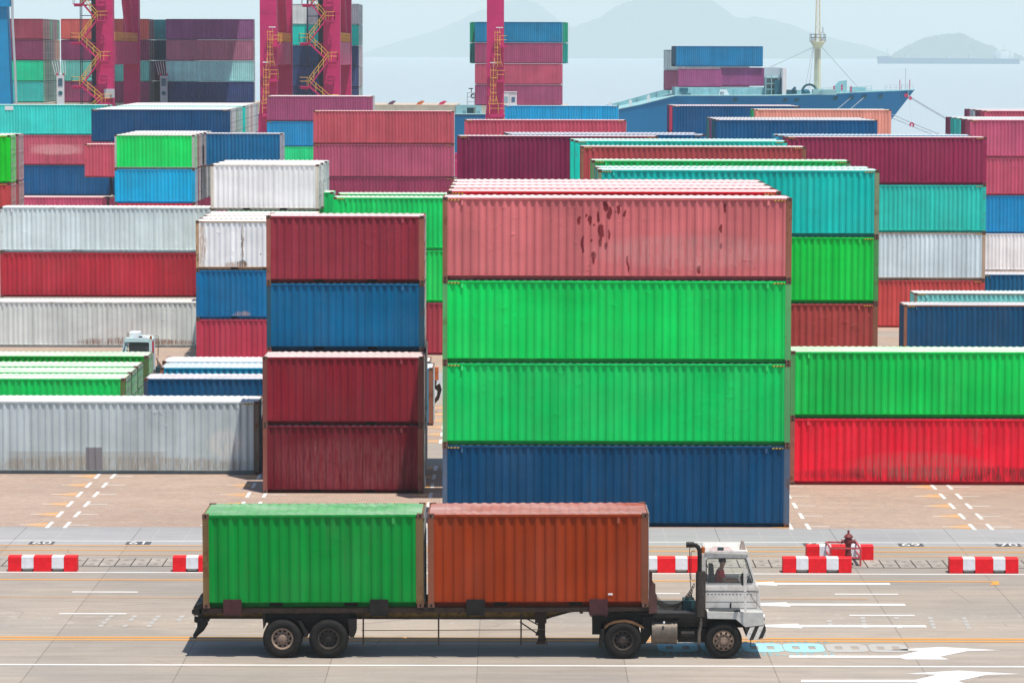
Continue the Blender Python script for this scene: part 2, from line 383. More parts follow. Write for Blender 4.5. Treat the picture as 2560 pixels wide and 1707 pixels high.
def cont(L_, H_, x, y, z, rgb, label, wear=0.35, post=None, near=False, hazard=None, vents=True, mat=None, roof=None, fork=None, bars=True, group="shipping containers stacked in the yard", tilt=0.0, end_rgb=None, castings=True):
    global n_cont; n_cont += 1
    d = meshes(L_, H_); L = LEN[L_]
    r = thing("shipping_container", label, "container", (x, y, z), group, (0, tilt, 0))
    colr = (*alb(rgb), wear); pc = (*(post if post else [c*0.92 for c in colr[:3]]), min(1.0, wear+0.25))
    def part(name, me, c=colr):
        o = put(name, me, r); o.color = c; return o
    f = part("side_panel", d['side'])
    if mat: f.material_slots[0].link = 'OBJECT'; f.material_slots[0].material = mat
    part("side_panel", d['back']); rp = part("roof_panel", d['roof']);
    if roof: rp.material_slots[0].link = 'OBJECT'; rp.material_slots[0].material = roof
    part("end_wall", d['endwall'])
    bar_i = 0
    for k, me in enumerate(d['door']):
        dr = part("door", me)
        if bars:
            for q in range(2): b = put("locking_bar", d['bars'][2*k+q], dr)
    if near:
        for me in d['posts']: part("corner_post", me, pc)
        for me in d['tr']: part("top_rail", me)
        for me in d['br']: part("bottom_rail", me, (*[c*0.55 for c in colr[:3]], colr[3]))  # rail colour darkened to carry the shade of its recess
        for n_, me in d['ends']: part(n_, me, pc)
        for me in d['cast']: part("corner_casting", me)
    else:
        part("frame", d['frame'], pc if post else colr)
        if castings:
            for me in d['cast'][0:2]+d['cast'][4:6]: part("corner_casting", me)
    if hazard if hazard is not None else (H_ == 'h' and L_ == 40):
        for me in d['hazard']: part("hazard_stripe", me)
    if vents and y < 225:
        for me in d['vents'][1 if L_ == 20 else 0:]: part("vent", me, (*[min(.8, c*1.15+.05) for c in colr[:3]], .4))
    if fork if fork is not None else (L_ == 20 and y < 200):
        for me in d['fork']: part("fork_pocket", me)
    return r
HB = (0.30, 0.125, 0.08)                                # rusty brown of many corner posts
TAN = (0.25, 0.31, 0.18)
# touched-up and stained panels
el = 'ell'
dk = (0.19, 0.022, 0.03)
pk = [(6.95-2.43+2.43-1.57, 2.62, .10, .17, dk, .92, .25)]
def Lpx(px, py):                                         # spots on the pink panel, measured along it in metres
    return (px*0.003826, 2.80-(py-245)*0.003826)
spots = [(845+640, 295, 26, 46), (882+640, 360, 21, 58), (967+640, 333, 17, 42), (1020+640, 362, 11, 32), (935+640, 350, 9, 10), (777+640, 395, 16, 48), (705+640, 432, 14, 46), (672+640, 388, 11, 16), (602+640, 432, 17, 36), (742+640, 463, 9, 11), (808+640, 530, 29, 64), (880+640, 558, 11, 50), (806+640, 630, 14, 42), (852+640, 668, 11, 42), (637+640, 650, 15, 76), (710+640, 612, 9, 15), (733+640, 770, 20, 58), (1053+640, 830, 12, 82), (1937+640, 318, 15, 50), (1903+640, 502, 12, 36), (1900+640, 668, 13, 30), (1702+640, 880, 15, 40)]
pp = [(el, Lpx(a, b)[0], Lpx(a, b)[1], rx*0.003826, rz*0.003826, dk, .93, .22) for a, b, rx, rz in spots]
pp += [('streak', 8.6, 1.0, 3.2, 0.55, (0.60, 0.36, 0.34), .40, .5), ('streak', 9.2, 1.45, 1.2, 0.4, (0.26, 0.11, 0.11), .25, .7)]
PAINT_PINK = container_paint("container_paint_spotted", patches=pp)
PAINT_GREY = container_paint("container_paint_grey_patched", patches=[('rect', 5.4, 0.42, 3.1, 0.48, (0.33, 0.32, 0.29), .42, .05), ('streak', 6.5, 0.35, 5.8, 0.35, (0.30, 0.24, 0.17), .6, .4), ('streak', 10.9, 1.2, 0.7, 0.6, (0.75, 0.75, 0.72), .6, .5), ('rect', 5.67, 0.60, 0.32, 0.46, (0.20, 0.20, 0.225), .92, .05)])
PAINT_RUSTFOOT = container_paint("container_paint_rusty_foot", patches=[('streak', 7.6, 0.28, 2.6, 0.26, (0.20, 0.07, 0.03), .9, .5), ('streak', 9.8, 0.25, 1.9, 0.2, (0.25, 0.12, 0.06), .8, .5), ('rect', 7.6, 0.9, 1.5, 0.75, (0.50, 0.47, 0.46), .25, .5)])
PAINT_WHITE = container_paint("container_paint_white_rust", patches=[('streak', 2.45, 1.45, 0.075, 1.1, (0.16, 0.09, 0.05), .95, .3), ('streak', 2.42, 0.30, 0.22, 0.22, (0.03, 0.035, 0.04), 1.0, .4), ('streak', 2.1, 0.25, 0.6, 0.2, (0.33, 0.17, 0.08), .8, .5), ('streak', 0.35, 1.2, 0.20, 1.3, (0.45, 0.27, 0.15), .8, .5)], streaks=1.3)
PAINT_BLUEMARK = container_paint("container_paint_blue_scraped", patches=[('streak', 2.4, 0.24, 0.45, 0.16, (0.42, 0.30, 0.30), .9, .5)])
PAINT_LETTER = container_paint("container_paint_faded_letters", patches=[('rect', 7.1, 1.55, 2.5, 0.45, (0.74, 0.36, 0.36), .35, .12), ('streak', 7.1, 1.5, 2.3, 0.5, (0.80, 0.5, 0.5), .5, .3)])
PAINT_RED = container_paint("container_paint_red_scraped", patches=[('streak', 6.5, 0.40, 5.6, 0.30, (0.12, 0.03, 0.035), .85, .5), ('streak', 5.0, 0.75, 2.5, 0.5, (0.48, 0.12, 0.12), .7, .5), ('streak', 7.2, 2.0, 0.25, 0.5, (0.55, 0.12, 0.12), .3, .8)])
PAINT_MAROON = container_paint("container_paint_maroon_scratched", patches=[('streak', 3.3, 1.1, 2.7, 0.95, (0.40, 0.19, 0.19), .22, .5)])

# ---- first yard block behind the road
G_, A_ = 'h', 40
x, y = -2.43, 120.0
cont(40, 'h', x, y, 0.0, (0, 68, 112), "dark navy long container at ground level under two bright green ones", .45, (0.10, 0.14, 0.21), True)
cont(40, 'h', x, y, 2.896, (22, 190, 96), "bright green container lying directly on the dark navy ground-level one", .35, (0.12, 0.36, 0.14), True)
cont(40, 'h', x, y, 5.792, (14, 200, 94), "bright green container directly beneath the dusty pink spotted one", .18, (0.12, 0.42, 0.15), True)
cont(40, 'h', x, y, 8.688, (198, 109, 116), "dusty pink container spotted with dark red touch-up paint on top", .55, HB, True, mat=PAINT_PINK)
for i, (dy, c, lab) in enumerate(((125.6, (226, 18, 50), "red container whose roof edge shows just behind the spotted pink one"), (129.0, (236, 140, 150), "pinkish roofed container second behind the spotted pink one"), (132.1, (236, 150, 160), "pinkish roofed container third behind the spotted pink one"), (135.2, (232, 140, 150), "rearmost pinkish roofed container in the row behind the spotted pink one"))):
    cont(40, 'h', -2.38+i*.01, dy, 8.688, c, lab, .3, (0.5, 0.03, 0.05) if i == 0 else HB, True, vents=False)
cont(20, 's', -9.40, 129.1, 0.0, (112, 42, 54), "short dark maroon scratched container on the ground, bottom of its stack", .75, (0.26, 0.09, 0.07), True, mat=PAINT_MAROON)
cont(20, 's', -9.40, 129.1, 2.591, (134, 44, 58), "short maroon container with pale roof just below the short blue one", .5, (0.22, 0.075, 0.065), True)
cont(20, 's', -9.44, 131.9, 5.182, (0, 92, 148), "short blue container between two short maroon ones in a tall stack", .35, (0.02, 0.085, 0.14), True)
cont(20, 's', -9.44, 131.9, 7.773, (150, 60, 76), "short maroon container on top of the short blue one", .4, (0.38, 0.13, 0.10), True)
cont(20, 's', -9.46, 134.8, 2.591, (10, 40, 62), "dark navy container seen only as a narrow end behind the short maroon pair, upper", .3, None, True, vents=False)
cont(20, 's', -9.46, 134.8, 0.0, (10, 40, 62), "dark navy container seen only as a narrow end behind the short maroon pair, lower", .3, None, True, vents=False)
cont(40, 'h', -22.17, 134.9, 0.0, (176, 190, 194), "weathered grey container with a darker square patch on the ground", .75, (0.16, 0.13, 0.11), True, mat=PAINT_GREY)
cont(40, 's', 10.75, 132.0, 0.0, (236, 44, 66), "bright red container with scuffed foot on the paving under a green one", .8, (0.36, 0.13, 0.10), True, hazard=False, mat=PAINT_RED)
cont(40, 's', 10.75, 132.0, 2.591, (12, 196, 88), "bright green container with pale roof on the bright red one", .25, (0.10, 0.38, 0.13), True, hazard=False)
# ---- second block
for i, (yy, lab) in enumerate(((147.6, "green container with white door bars, nearest of three behind the weathered grey one"), (150.5, "green container in the middle of three pale green roofs"), (153.4, "green container rearmost of three pale green roofs"))):
    cont(40, 's', -28.86-.05*i, yy, 0.0, (0, 192, 92), lab, .45, (0.13, 0.17, 0.06), True, hazard=False)
cont(40, 's', -29.05, 158.7, 0.0, (0, 168, 62), "darker green container with pale roof under the pale blue tractor cab", .45, (0.12, 0.17, 0.06), True, hazard=False)
cont(20, 's', -15.87, 147.7, 0.0, (0, 74, 122), "navy container with greyish roof beside the green door ends", .3, (0.05, 0.07, 0.12), True, vents=False)
cont(40, 's', -15.71, 152.9, 0.0, (0, 140, 196), "light blue container with rusty corner posts behind the navy one", .6, HB, True, hazard=False, vents=False)
cont(40, 's', -15.92, 156.0, 0.0, (206, 226, 222), "white roofed container behind the light blue one", .6, HB, True, hazard=False, vents=False)
x = 3.70
cont(40, 'h', x, 149.0, 2.896, (164, 72, 72), "brown container below the green one, partly behind the green on red pair", .5, HB, True)
cont(40, 'h', x, 149.0, 5.792, (0, 202, 78), "bright green container between a turquoise and a brown one", .2, (0.08, 0.30, 0.09), True)
cont(40, 'h', x, 149.0, 8.688, (8, 186, 184), "turquoise container with tan corner post above the bright green one", .3, TAN, True)
cont(40, 'h', x-.03, 152.0, 8.688, (0, 180, 176), "turquoise container showing only its roof behind the turquoise one with tan post", .3, TAN, True, vents=False)
cont(40, 'h', 3.72, 162.0, 8.688, (0, 190, 98), "green container showing a strip between brown and turquoise ones", .2, (0.15, 0.24, 0.12), True)
# ---- third block
cont(20, 's', -16.65, 180.8, 0.0, (182, 62, 84), "short red container below the short blue scraped one", .4)
cont(20, 's', -16.65, 180.8, 2.591, (0, 98, 158), "short blue container with a pale scrape, under the rust-streaked white one", .4, mat=PAINT_BLUEMARK)
cont(20, 's', -16.65, 180.8, 5.182, (238, 238, 236), "short white container with a dark rust streak on the short blue one", .8, (0.55, 0.34, 0.20), mat=PAINT_WHITE)
cont(20, 's', -16.7, 183.8, 5.182, (238, 236, 230), "short white container, first behind the rust-streaked one, roof only", .7, (0.55, 0.40, 0.28))
cont(20, 's', -16.75, 186.8, 5.182, (236, 234, 228), "short white container, second behind the rust-streaked one, roof only", .7, (0.55, 0.40, 0.28))
cont(20, 's', -16.8, 189.6, 5.182, (236, 234, 228), "short white container just under the clean white one, roof only", .7, (0.55, 0.40, 0.28))
cont(20, 's', -16.87, 192.4, 7.773, (232, 238, 240), "clean short white container on top, in front of the blue one", .3, (0.66, 0.60, 0.52))
cont(20, 's', -16.80, 195.3, 7.773, (228, 232, 232), "short white container directly behind the clean white one", .4)
cont(20, 's', -16.74, 198.2, 7.773, (180, 190, 196), "short grey container second behind the clean white one", .4)
x, y = -9.82, 188.9
cont(40, 'h', x, y, 0.0, (166, 64, 80), "maroon container at the foot, seen through the gap below two green ones", .3)
cont(40, 'h', x, y, 2.896, (0, 202, 92), "green container above the maroon one in the gap beside the green stack", .15)
cont(40, 'h', x, y, 5.792, (0, 200, 100), "green container with pale roof above the short maroon one's roof", .2)
cont(40, 'h', x-.04, 193.6, 5.792, (0, 196, 104), "green container just behind the green one above the short maroon roof", .2)
cont(20, 'h', -16.25, 196.0, 5.792, (20, 214, 120), "green container mostly hidden by the clean white one", .2)
cont(40, 's', -29.4, 193.4, 0.0, (200, 207, 205), "pale grey container with rusty foot behind the pale blue tractor cab", .6, None, mat=PAINT_RUSTFOOT, hazard=False)
cont(40, 's', -29.3, 196.5, 2.591, (172, 54, 68), "red container between two pale grey ones", .5, hazard=False)
cont(40, 's', -29.3, 196.5, 5.182, (198, 212, 213), "pale grey container on top of the red one", .5, None, hazard=False)
cont(40, 'h', 21.5, 188.1, 0.0, (0, 72, 118), "navy container with rusty post above the roof of the green on red pair", .4, HB)
cont(40, 'h', 23.15, 197.4, 0.0, (126, 210, 206), "pale turquoise container behind the navy one with rusty post", .6, (0.30, 0.24, 0.18))
cont(40, 'h', 3.69, 186.2, 8.688, (168, 74, 80), "brown container between turquoise and green roofs", .4, HB)
cont(40, 'h', 3.62, 198.3, 8.688, (0, 182, 186), "turquoise container behind the brown one with left end showing", .3)
cont(40, 'h', 3.40, 201.3, 8.688, (40, 190, 196), "turquoise container rearmost of the pair behind the brown one", .3)
# ---- fourth block
cont(40, 'h', -42.5, 207.8, 5.792, (196, 78, 82), "brick red container cut by the frame under the bright green one", .4)
cont(40, 'h', -42.5, 207.8, 8.688, (0, 204, 50), "bright green container cut by the frame with pale door bars", .3)
cont(40, 'h', -42.45, 210.8, 8.688, (176, 110, 126), "faded maroon container behind the bright green cut one", .4)
cont(40, 'h', -42.45, 210.8, 5.792, (170, 96, 110), "faded maroon container behind the brick red cut one", .4)
cont(40, 'h', -3.36, 209.3, 8.688, (132, 46, 82), "dark maroon container with white roof left of the turquoise end", .3)
cont(40, 'h', -0.25, 213.6, 8.688, (0, 100, 164), "blue container showing a sliver behind the dark maroon roof", .3)
cont(40, 'h', -0.55, 217.2, 8.688, (0, 96, 156), "blue container rearmost behind the dark maroon roof", .3)
x, y = 16.55, 208.7
cont(40, 'h', x, y, 0.0, (196, 78, 80), "orange red container on the ground under a pale grey one", .4)
cont(40, 'h', x, y, 2.896, (202, 214, 220), "pale grey container between turquoise and orange red ones", .4, (0.50, 0.36, 0.26))
cont(40, 'h', x, y, 5.792, (52, 190, 184), "pale turquoise container under a wide maroon one", .35)
cont(40, 'h', x, y, 8.688, (146, 52, 86), "wide maroon container on top of the pale turquoise one", .3)
cont(40, 'h', 16.30, 213.8, 8.688, (60, 150, 205), "light blue container showing only a strip behind the wide maroon one", .2)
cont(40, 'h', 29.2, 214.5, 0.0, (0, 86, 138), "navy container cut by the frame beside the orange red one", .3)
# ---- fifth block
x = -30.1
cont(20, 's', x, 260.5, 2.591, (226, 40, 82), "short crimson container just showing under the azure one", .2)
cont(20, 's', x, 260.5, 5.182, (0, 152, 218), "short azure container under the short bright green one", .2)
cont(20, 's', x, 260.5, 7.773, (0, 212, 100), "short bright green container on the azure one", .3, (0.45, 0.50, 0.45))
for i, (c, lab) in enumerate((((150, 66, 76), "short maroon container right behind the bright green short one"), ((170, 172, 180), "short grey container in the row behind the bright green short one"), ((190, 196, 198), "short pale grey container with dark gap in the row behind the bright green short one"), ((182, 188, 196), "last short grey container in the row behind the bright green short one"))):
    cont(20, 's', x+.02*i, 263.4+2.9*i, 7.773, c, lab, .4)
    cont(20, 's', x+.02*i, 263.4+2.9*i, 5.182, [(140, 90, 110), (40, 60, 90), (170, 180, 190), (120, 130, 130)][i], lab.replace("short", "lower", 1), .4)
cont(20, 's', -23.85, 266.5, 7.773, (0, 98, 158), "short blue container with pale corner post behind the clean white one", .35, (0.35, 0.36, 0.42))
cont(40, 'h', 15.5, 261.5, 8.688, (0, 82, 140), "navy container before the salmon one", .25, hazard=False)
for i, (c, lab) in enumerate((((20, 90, 120), "teal blue end of the container behind the navy one before salmon"), ((120, 86, 130), "purple ended container second behind the navy one before salmon"), ((60, 120, 120), "greenish ended container third behind the navy one before salmon"))):
    cont(40, 'h', 15.42-.04*i, 264.4+2.9*i, 8.688, c, lab, .3, hazard=False)
cont(40, 'h', -3.62, 259.6, 8.688, (190, 82, 106), "rose red container below the azure one and the crane ladder", .3)
x, y = 35.0, 263.6
cont(40, 'h', x, y, 0.0, (228, 234, 236), "white container on the ground under a blue one at the frame edge", .4)
cont(40, 'h', x, y, 2.896, (0, 128, 200), "blue container between white and rose ones at the frame edge", .2)
cont(40, 'h', x, y, 5.792, (190, 84, 112), "rose container on the blue one at the frame edge", .25)
cont(40, 'h', x, y, 8.688, (190, 88, 122), "topmost rose container at the frame edge with turquoise neighbours", .25)
for i, (c, lab) in enumerate((((130, 60, 90), "maroon ended container right behind the topmost rose one"), ((70, 200, 200), "turquoise ended container second behind the topmost rose one"), ((40, 190, 190), "turquoise ended container third behind the topmost rose one"), ((128, 60, 96), "maroon ended container last behind the topmost rose one"))):
    cont(40, 'h', x-.04*i, y+2.9+2.9*i, 8.688, c, lab, .3)
# ---- sixth block
x = -17.26
cont(40, 'h', x, 298.4, 2.896, (150, 62, 96), "maroon container lowest of three in the brick red stack", .25)
cont(40, 'h', x, 298.4, 5.792, (174, 84, 114), "mauve red container under the brick red one", .35)
cont(40, 'h', x, 298.4, 8.688, (188, 86, 102), "brick red container with white roof on the mauve red one", .25)
x = -37.03
cont(40, 'h', x, 303.0, 8.688, (0, 72, 124), "wide navy container with white roof before a row of door ends", .2)
ec = [((190, 200, 210), "grey blue"), ((186, 196, 206), "pale grey"), ((0, 140, 100), "dark green"), ((120, 180, 180), "grey green"), ((0, 205, 200), "turquoise"), ((0, 200, 196), "bright turquoise"), ((150, 160, 150), "grey"), ((220, 225, 225), "white"), ((170, 70, 96), "maroon"), ((210, 216, 222), "whitish"), ((150, 190, 205), "pale blue"), ((130, 110, 145), "purple grey")]
for i, (c, nm) in enumerate(ec):
    cont(40, 'h', x-.04*i-.08, 305.9+2.95*i+(3.0 if i > 4 else 0), 8.688, c, nm + " ended container in the receding row behind the wide navy one", .35)
cont(40, 'h', -36.9, 297.0, 5.792, (198, 86, 108), "rose red container below the wide navy one", .3)
for i, (c, lab) in enumerate((((190, 84, 112), "rose container with white roof far right behind the turquoise neighbours"), ((120, 60, 90), "maroon ended container behind the far rose one with white roof"), ((160, 176, 186), "grey ended container second behind the far rose one with white roof"), ((130, 62, 100), "maroon ended container last behind the far rose one with white roof"))):
    cont(40, 'h', 41.9-.06*i, 306.0+3.3*i, 8.688, c, lab, .25)
cont(40, 'h', 21.87, 310.0, 8.688, (240, 152, 142), "salmon orange container before the bow of the blue ship", .35)
cont(40, 'h', 21.75, 313.0, 8.688, (0, 165, 110), "green ended container right behind the salmon one", .2)
cont(40, 'h', 15.45, 331.0, 8.688, (0, 80, 138), "navy container with white roof before the blue hull", .2)
cont(40, 'h', 15.30, 334.0, 8.688, (215, 70, 110), "pink ended container right behind the navy one before the hull", .2)
cont(40, 'h', 15.20, 337.0, 8.688, (80, 70, 110), "dark purple ended container last behind the navy one before the hull", .2)
x, y = -50.65, 329.0
tq = cont(40, 'h', x, y, 8.688, (62, 206, 206), "turquoise container with a pale label at the upper edge", .2)
MB().box(2.2, 3.0, -.006, .02, 2.36, 2.74).build("label_plate", M['ship_white'], tq)
cont(40, 'h', x, y, 5.792, (190, 88, 114), "rose red container with faded lettering under the turquoise one", .3, mat=PAINT_LETTER)
cont(40, 'h', x, y, 2.896, (0, 82, 140), "blue container under the rose red one with faded lettering", .2)
cont(40, 'h', x, y-3.0, 0.0, (196, 84, 122), "rose container with white roof strip under the blue one", .2)
cont(40, 'h', x+12.45, y, 2.896, (0, 78, 134), "blue container beside the short azure one", .2)
cont(40, 'h', x+12.45, y-3.0, 0.0, (192, 82, 120), "rose container showing a strip beside the short azure one", .2)
cont(40, 'h', -0.82, 370.0, 8.08, (0, 142, 212), "azure container in front of the ship's rose stack", .2)
x, y = -28.3, 397.0
cont(40, 'h', x, y, 2.896, (0, 208, 132), "green container lowest in the mauve stack by the crane leg", .2)
cont(40, 'h', x, y, 5.792, (0, 124, 192), "blue container under the mauve one by the crane leg", .2)
cont(40, 'h', x, y, 8.688, (156, 74, 116), "mauve maroon container with white roof before the crane stairs", .25)
cont(40, 'h', x-.05, y+3, 8.688, (170, 84, 116), "mauve ended container right behind the one before the crane stairs", .25)
cont(40, 'h', x-.1, y+6, 8.688, (180, 196, 200), "grey ended container last behind the one before the crane stairs", .25)
# ------------------------------------------------------------------ ground
def ground_mat(name, kind):
    m, t, b = new_mat(name, 0.85, 0, 0.25); N = NT(t)
    tc = N.node("ShaderNodeTexCoord"); P = tc.outputs["Object"]; s = N.node("ShaderNodeSeparateXYZ"); N.put(s.inputs[0], P)
    X, Y = s.outputs[0], s.outputs[1]
    big = N.noise(N.vmul(P, (0.07, 0.16, 1)), 1.0, 4, 0.6); mid = N.noise(N.vmul(P, (0.35, 2.4, 1)), 1.0, 6, 0.65); fine = N.noise(P, 9.0, 6, 0.7)
    bh = fine
    if kind == 'concrete':
        c = N.mix(N.ramp(big, 0.36, 0.62), (0.315, 0.29, 0.26), (0.395, 0.338, 0.28))
        c = N.scale(c, N.ramp(mid, 0.25, 0.75, 0.85, 1.12)); c = N.scale(c, N.ramp(fine, 0.3, 0.7, 0.93, 1.06))
        # tone of each cast slab
        sx = N.math('FLOOR', N.math('DIVIDE', N.math('ADD', X, 52.28 + 0.9), 4.02)); sy = N.math('FLOOR', N.math('DIVIDE', Y, 17.0))
        wn = N.node("ShaderNodeTexWhiteNoise", noise_dimensions='2D'); cv = N.node("ShaderNodeCombineXYZ"); N.put(cv.inputs[0], sx); N.put(cv.inputs[1], sy); N.put(wn.inputs["Vector"], cv.outputs[0])
        c = N.scale(c, N.ramp(wn.outputs["Value"], 0, 1, 0.92, 1.06))
        fx = N.math('ABSOLUTE', N.math('SUBTRACT', N.math('FRACT', N.math('DIVIDE', N.math('ADD', X, 52.28 + 0.9), 4.02)), 0.5))
        jl = N.ramp(N.math('ADD', fx, N.math('MULTIPLY', N.math('SUBTRACT', N.noise(P, 2.0, 4), 0.5), 0.004)), 0.4958, 0.4972)
        c = N.mix(N.math('MULTIPLY', jl, 0.55), c, (0.10, 0.085, 0.075))
        # worn rubber and scuffed old paint
        c = N.mix(N.ramp(N.noise(N.vmul(P, (0.5, 5.0, 1)), 1.0, 6, 0.7), 0.58, 0.78, 0, 0.36), c, (0.17, 0.15, 0.135))
        sc_ = N.math('MULTIPLY', N.ramp(N.noise(N.vmul(P, (2.2, 1.4, 1)), 1.0, 8, 0.75), 0.56, 0.62), N.ramp(N.math('ABSOLUTE', N.math('SUBTRACT', Y, 100.2)), 1.9, 0.9))
        c = N.mix(N.math('MULTIPLY', sc_, 0.40), c, (0.52, 0.49, 0.45))
        trk = N.math('MULTIPLY', N.ramp(N.noise(N.vmul(P, (.012, 1.5, 1)), 1.0, 3, .5), .52, .66), N.ramp(N.noise(N.vmul(P, (.25, 3, 1)), 1.0, 5, .7), .35, .65, .3, 1))
        c = N.mix(N.math('MULTIPLY', trk, 0.20), c, (0.13, 0.115, 0.105))
        sp = N.ramp(N.noise(P, 0.55, 7, .68), .50, .72, 0, .30)
        c = N.mix(sp, c, (0.225, 0.195, 0.17))
        oil = N.ramp(N.noise(N.vmul(P, (.9, 1.6, 1)), 1.0, 4, .6), .74, .80)
        c = N.mix(N.math('MULTIPLY', oil, 0.35), c, (0.11, 0.10, 0.09))
        cr = N.node("ShaderNodeTexVoronoi", feature='DISTANCE_TO_EDGE'); N.put(cr.inputs["Vector"], N.vadd(N.vmul(P, (0.10, 0.16, 1)), N.vmul(N.node("ShaderNodeTexNoise").outputs["Color"], (0, 0, 0)))); cr.inputs["Scale"].default_value = 1.0
        c = N.mix(N.math('MULTIPLY', N.ramp(cr.outputs["Distance"], 0.0022, 0.0012), N.ramp(big, 0.5, 0.55, 0, 0.5)), c, (0.12, 0.10, 0.09))
    elif kind == 'strip':
        c = N.mix(N.ramp(big, 0.36, 0.62), (0.31, 0.315, 0.325), (0.365, 0.365, 0.365))
        c = N.scale(c, N.ramp(mid, 0.25, 0.75, 0.88, 1.08))
        c = N.mix(N.ramp(N.noise(N.vmul(P, (0.9, 7.0, 1)), 1.0, 6, 0.7), 0.60, 0.78, 0, 0.45), c, (0.22, 0.22, 0.225))
        fx = N.math('ABSOLUTE', N.math('SUBTRACT', N.math('FRACT', N.math('DIVIDE', N.math('ADD', X, 53.18), 4.02)), 0.5))
        c = N.mix(N.math('MULTIPLY', N.ramp(fx, 0.4955, 0.4972), 0.7), c, (0.12, 0.12, 0.12))
        f2 = N.math('ABSOLUTE', N.math('SUBTRACT', N.math('FRACT', N.math('DIVIDE', N.math('ADD', X, 53.0), 1.1)), 0.5))
        c = N.mix(N.math('MULTIPLY', N.ramp(f2, 0.47, 0.485), N.ramp(fine, 0.45, 0.7, 0, 0.5)), c, (0.56, 0.56, 0.56))
    else:
        br = N.node("ShaderNodeTexBrick"); N.put(br.inputs["Vector"], P)
        br.inputs["Scale"].default_value = 4.6; br.inputs["Mortar Size"].default_value = 0.035; br.inputs["Brick Width"].default_value = 0.95; br.inputs["Row Height"].default_value = 0.5
        br.inputs["Color1"].default_value = (0.51, 0.375, 0.285, 1); br.inputs["Color2"].default_value = (0.40, 0.305, 0.25, 1); br.inputs["Mortar"].default_value = (0.15, 0.115, 0.10, 1); br.inputs["Bias"].default_value = 0.1
        c = N.scale(br.outputs["Color"], N.ramp(big, 0.3, 0.7, 0.90, 1.14)); c = N.scale(c, N.ramp(mid, 0.25, 0.75, 0.86, 1.1))
        c = N.mix(N.ramp(N.noise(P, 0.9, 6, 0.7), 0.42, 0.75, 0, 0.35), c, (0.47, 0.40, 0.34))
        c = N.mix(N.ramp(N.noise(N.vmul(P, (1.1, 2.6, 1)), 1.0, 6, 0.7), 0.62, 0.78, 0, 0.4), c, (0.16, 0.12, 0.10))
        bh = br.outputs["Fac"]
    N.put(b.inputs["Base Color"], c)
    N.put(b.inputs["Normal"], N.bump(bh, 0.25, 0.01)); return m
CONC = ground_mat("concrete_road", 'concrete'); STRIP = ground_mat("pale_concrete_strip", 'strip'); PAVE = ground_mat("brick_block_paving", 'paving')
def paint_line(name, col, worn=0.35):
    m, t, b = new_mat(name, 0.7, 0, 0.3); N = NT(t); tc = N.node("ShaderNodeTexCoord"); P = tc.outputs["Object"]
    f = N.ramp(N.noise(N.vmul(P, (1.5, 6, 1)), 1.0, 7, 0.72), 0.52, 0.72, 0, worn)
    c = N.mix(f, col, (0.34, 0.30, 0.26)); N.put(b.inputs["Base Color"], N.mix(N.ramp(N.noise(P, 14, 5, 0.7), 0.5, 0.75, 0, worn*0.6), c, (0.25, 0.22, 0.2))); return m
WL = paint_line("road_paint_white", (0.76, 0.76, 0.74), 0.45); OL = paint_line("road_paint_orange", (0.74, 0.33, 0.055), 0.55)
OF = paint_line("road_paint_faded_orange", (0.58, 0.33, 0.17), 1.0); CY = paint_line("road_paint_light_blue", (0.34, 0.66, 0.76), 0.5); FW = paint_line("road_paint_faded_grey", (0.46, 0.45, 0.42), 0.8); DK = paint_line("pad_paint_dark", (0.07, 0.085, 0.10), 0.5)
SWL = paint_line("slot_paint_white", (0.72, 0.72, 0.70), 0.8)
gm = MB(); gm.sheet([(-900, -60), (900, -60), (900, 474), (-900, 474)], 0.0)
struct(gm.build("ground", CONC))
pv = MB()
for y0, y1 in ((119.75, 138.6), (146.2, 162.5), (180.0, 202.0), (206.5, 222.0), (257.0, 276.0), (294.0, 345.0)):
    pv.sheet([(-120, y0), (120, y0), (120, y1), (-120, y1)], 0.004)
struct(pv.build("block_paving", PAVE))
st = MB(); st.sheet([(-120, 115.30), (120, 115.30), (120, 119.745), (-120, 119.745)], 0.004)
st.sheet([(-120, 166.0), (120, 166.0), (120, 178.5), (-120, 178.5)], 0.004)
struct(st.build("wheel_runway", STRIP))
# lane lines
def rect(mb, x0, x1, y0, y1, z=0.008): mb.sheet([(x0, y0), (x1, y0), (x1, y1), (x0, y1)], z)
a = MB()
rect(a, -120, 120, 92.42, 92.60); rect(a, -120, 120, 109.08, 109.24); rect(a, -120, 120, 116.22, 116.34)
for (x0, x1, yy) in ((-13.56, -11.53, 105.16), (-13.42, -11.42, 101.04), (9.97, 11.93, 105.06), (10.03, 11.97, 101.06), (-25.0, -23.0, 105.16), (21.6, 23.6, 105.06), (3.6, 5.2, 105.1)): rect(a, x0, x1, yy-.09, yy+.09)
for (xh, xt, xe, yy) in ((6.3, 8.29, 11.9, 107.13), (6.0, 8.37, 11.91, 103.04), (6.4, 8.40, 12.08, 99.12)):
    rect(a, xt-.02, xe, yy-.19, yy+.19)
    a.sheet([(xh, yy), (xt+.05, yy-.42), (xt-.02, yy+.42)], 0.0085)
for k, (ox, oy) in enumerate(((0, 0), (0.02, -3.70))):
    q = [(7.69, 94.19), (10.74, 94.22), (11.42, 95.0), (10.52, 95.10), (12.07, 95.62), (13.72, 95.10), (12.75, 95.0), (11.85, 94.05), (12.05, 93.62), (10.85, 93.62), (10.72, 93.86), (7.67, 93.86)]
    a.sheet([(px+ox, py+oy) for px, py in q], 0.008)
struct(a.build("lane_lines_white", WL))
a = MB()
rect(a, -120, 120, 115.14, 115.28); rect(a, -120, 120, 114.03, 114.19); rect(a, -120, 15.2, 107.55, 107.72); a.sheet([(15.2, 107.72), (15.2, 107.55), (15.02, 107.0), (15.32, 107.0), (15.40, 107.72)], .008)
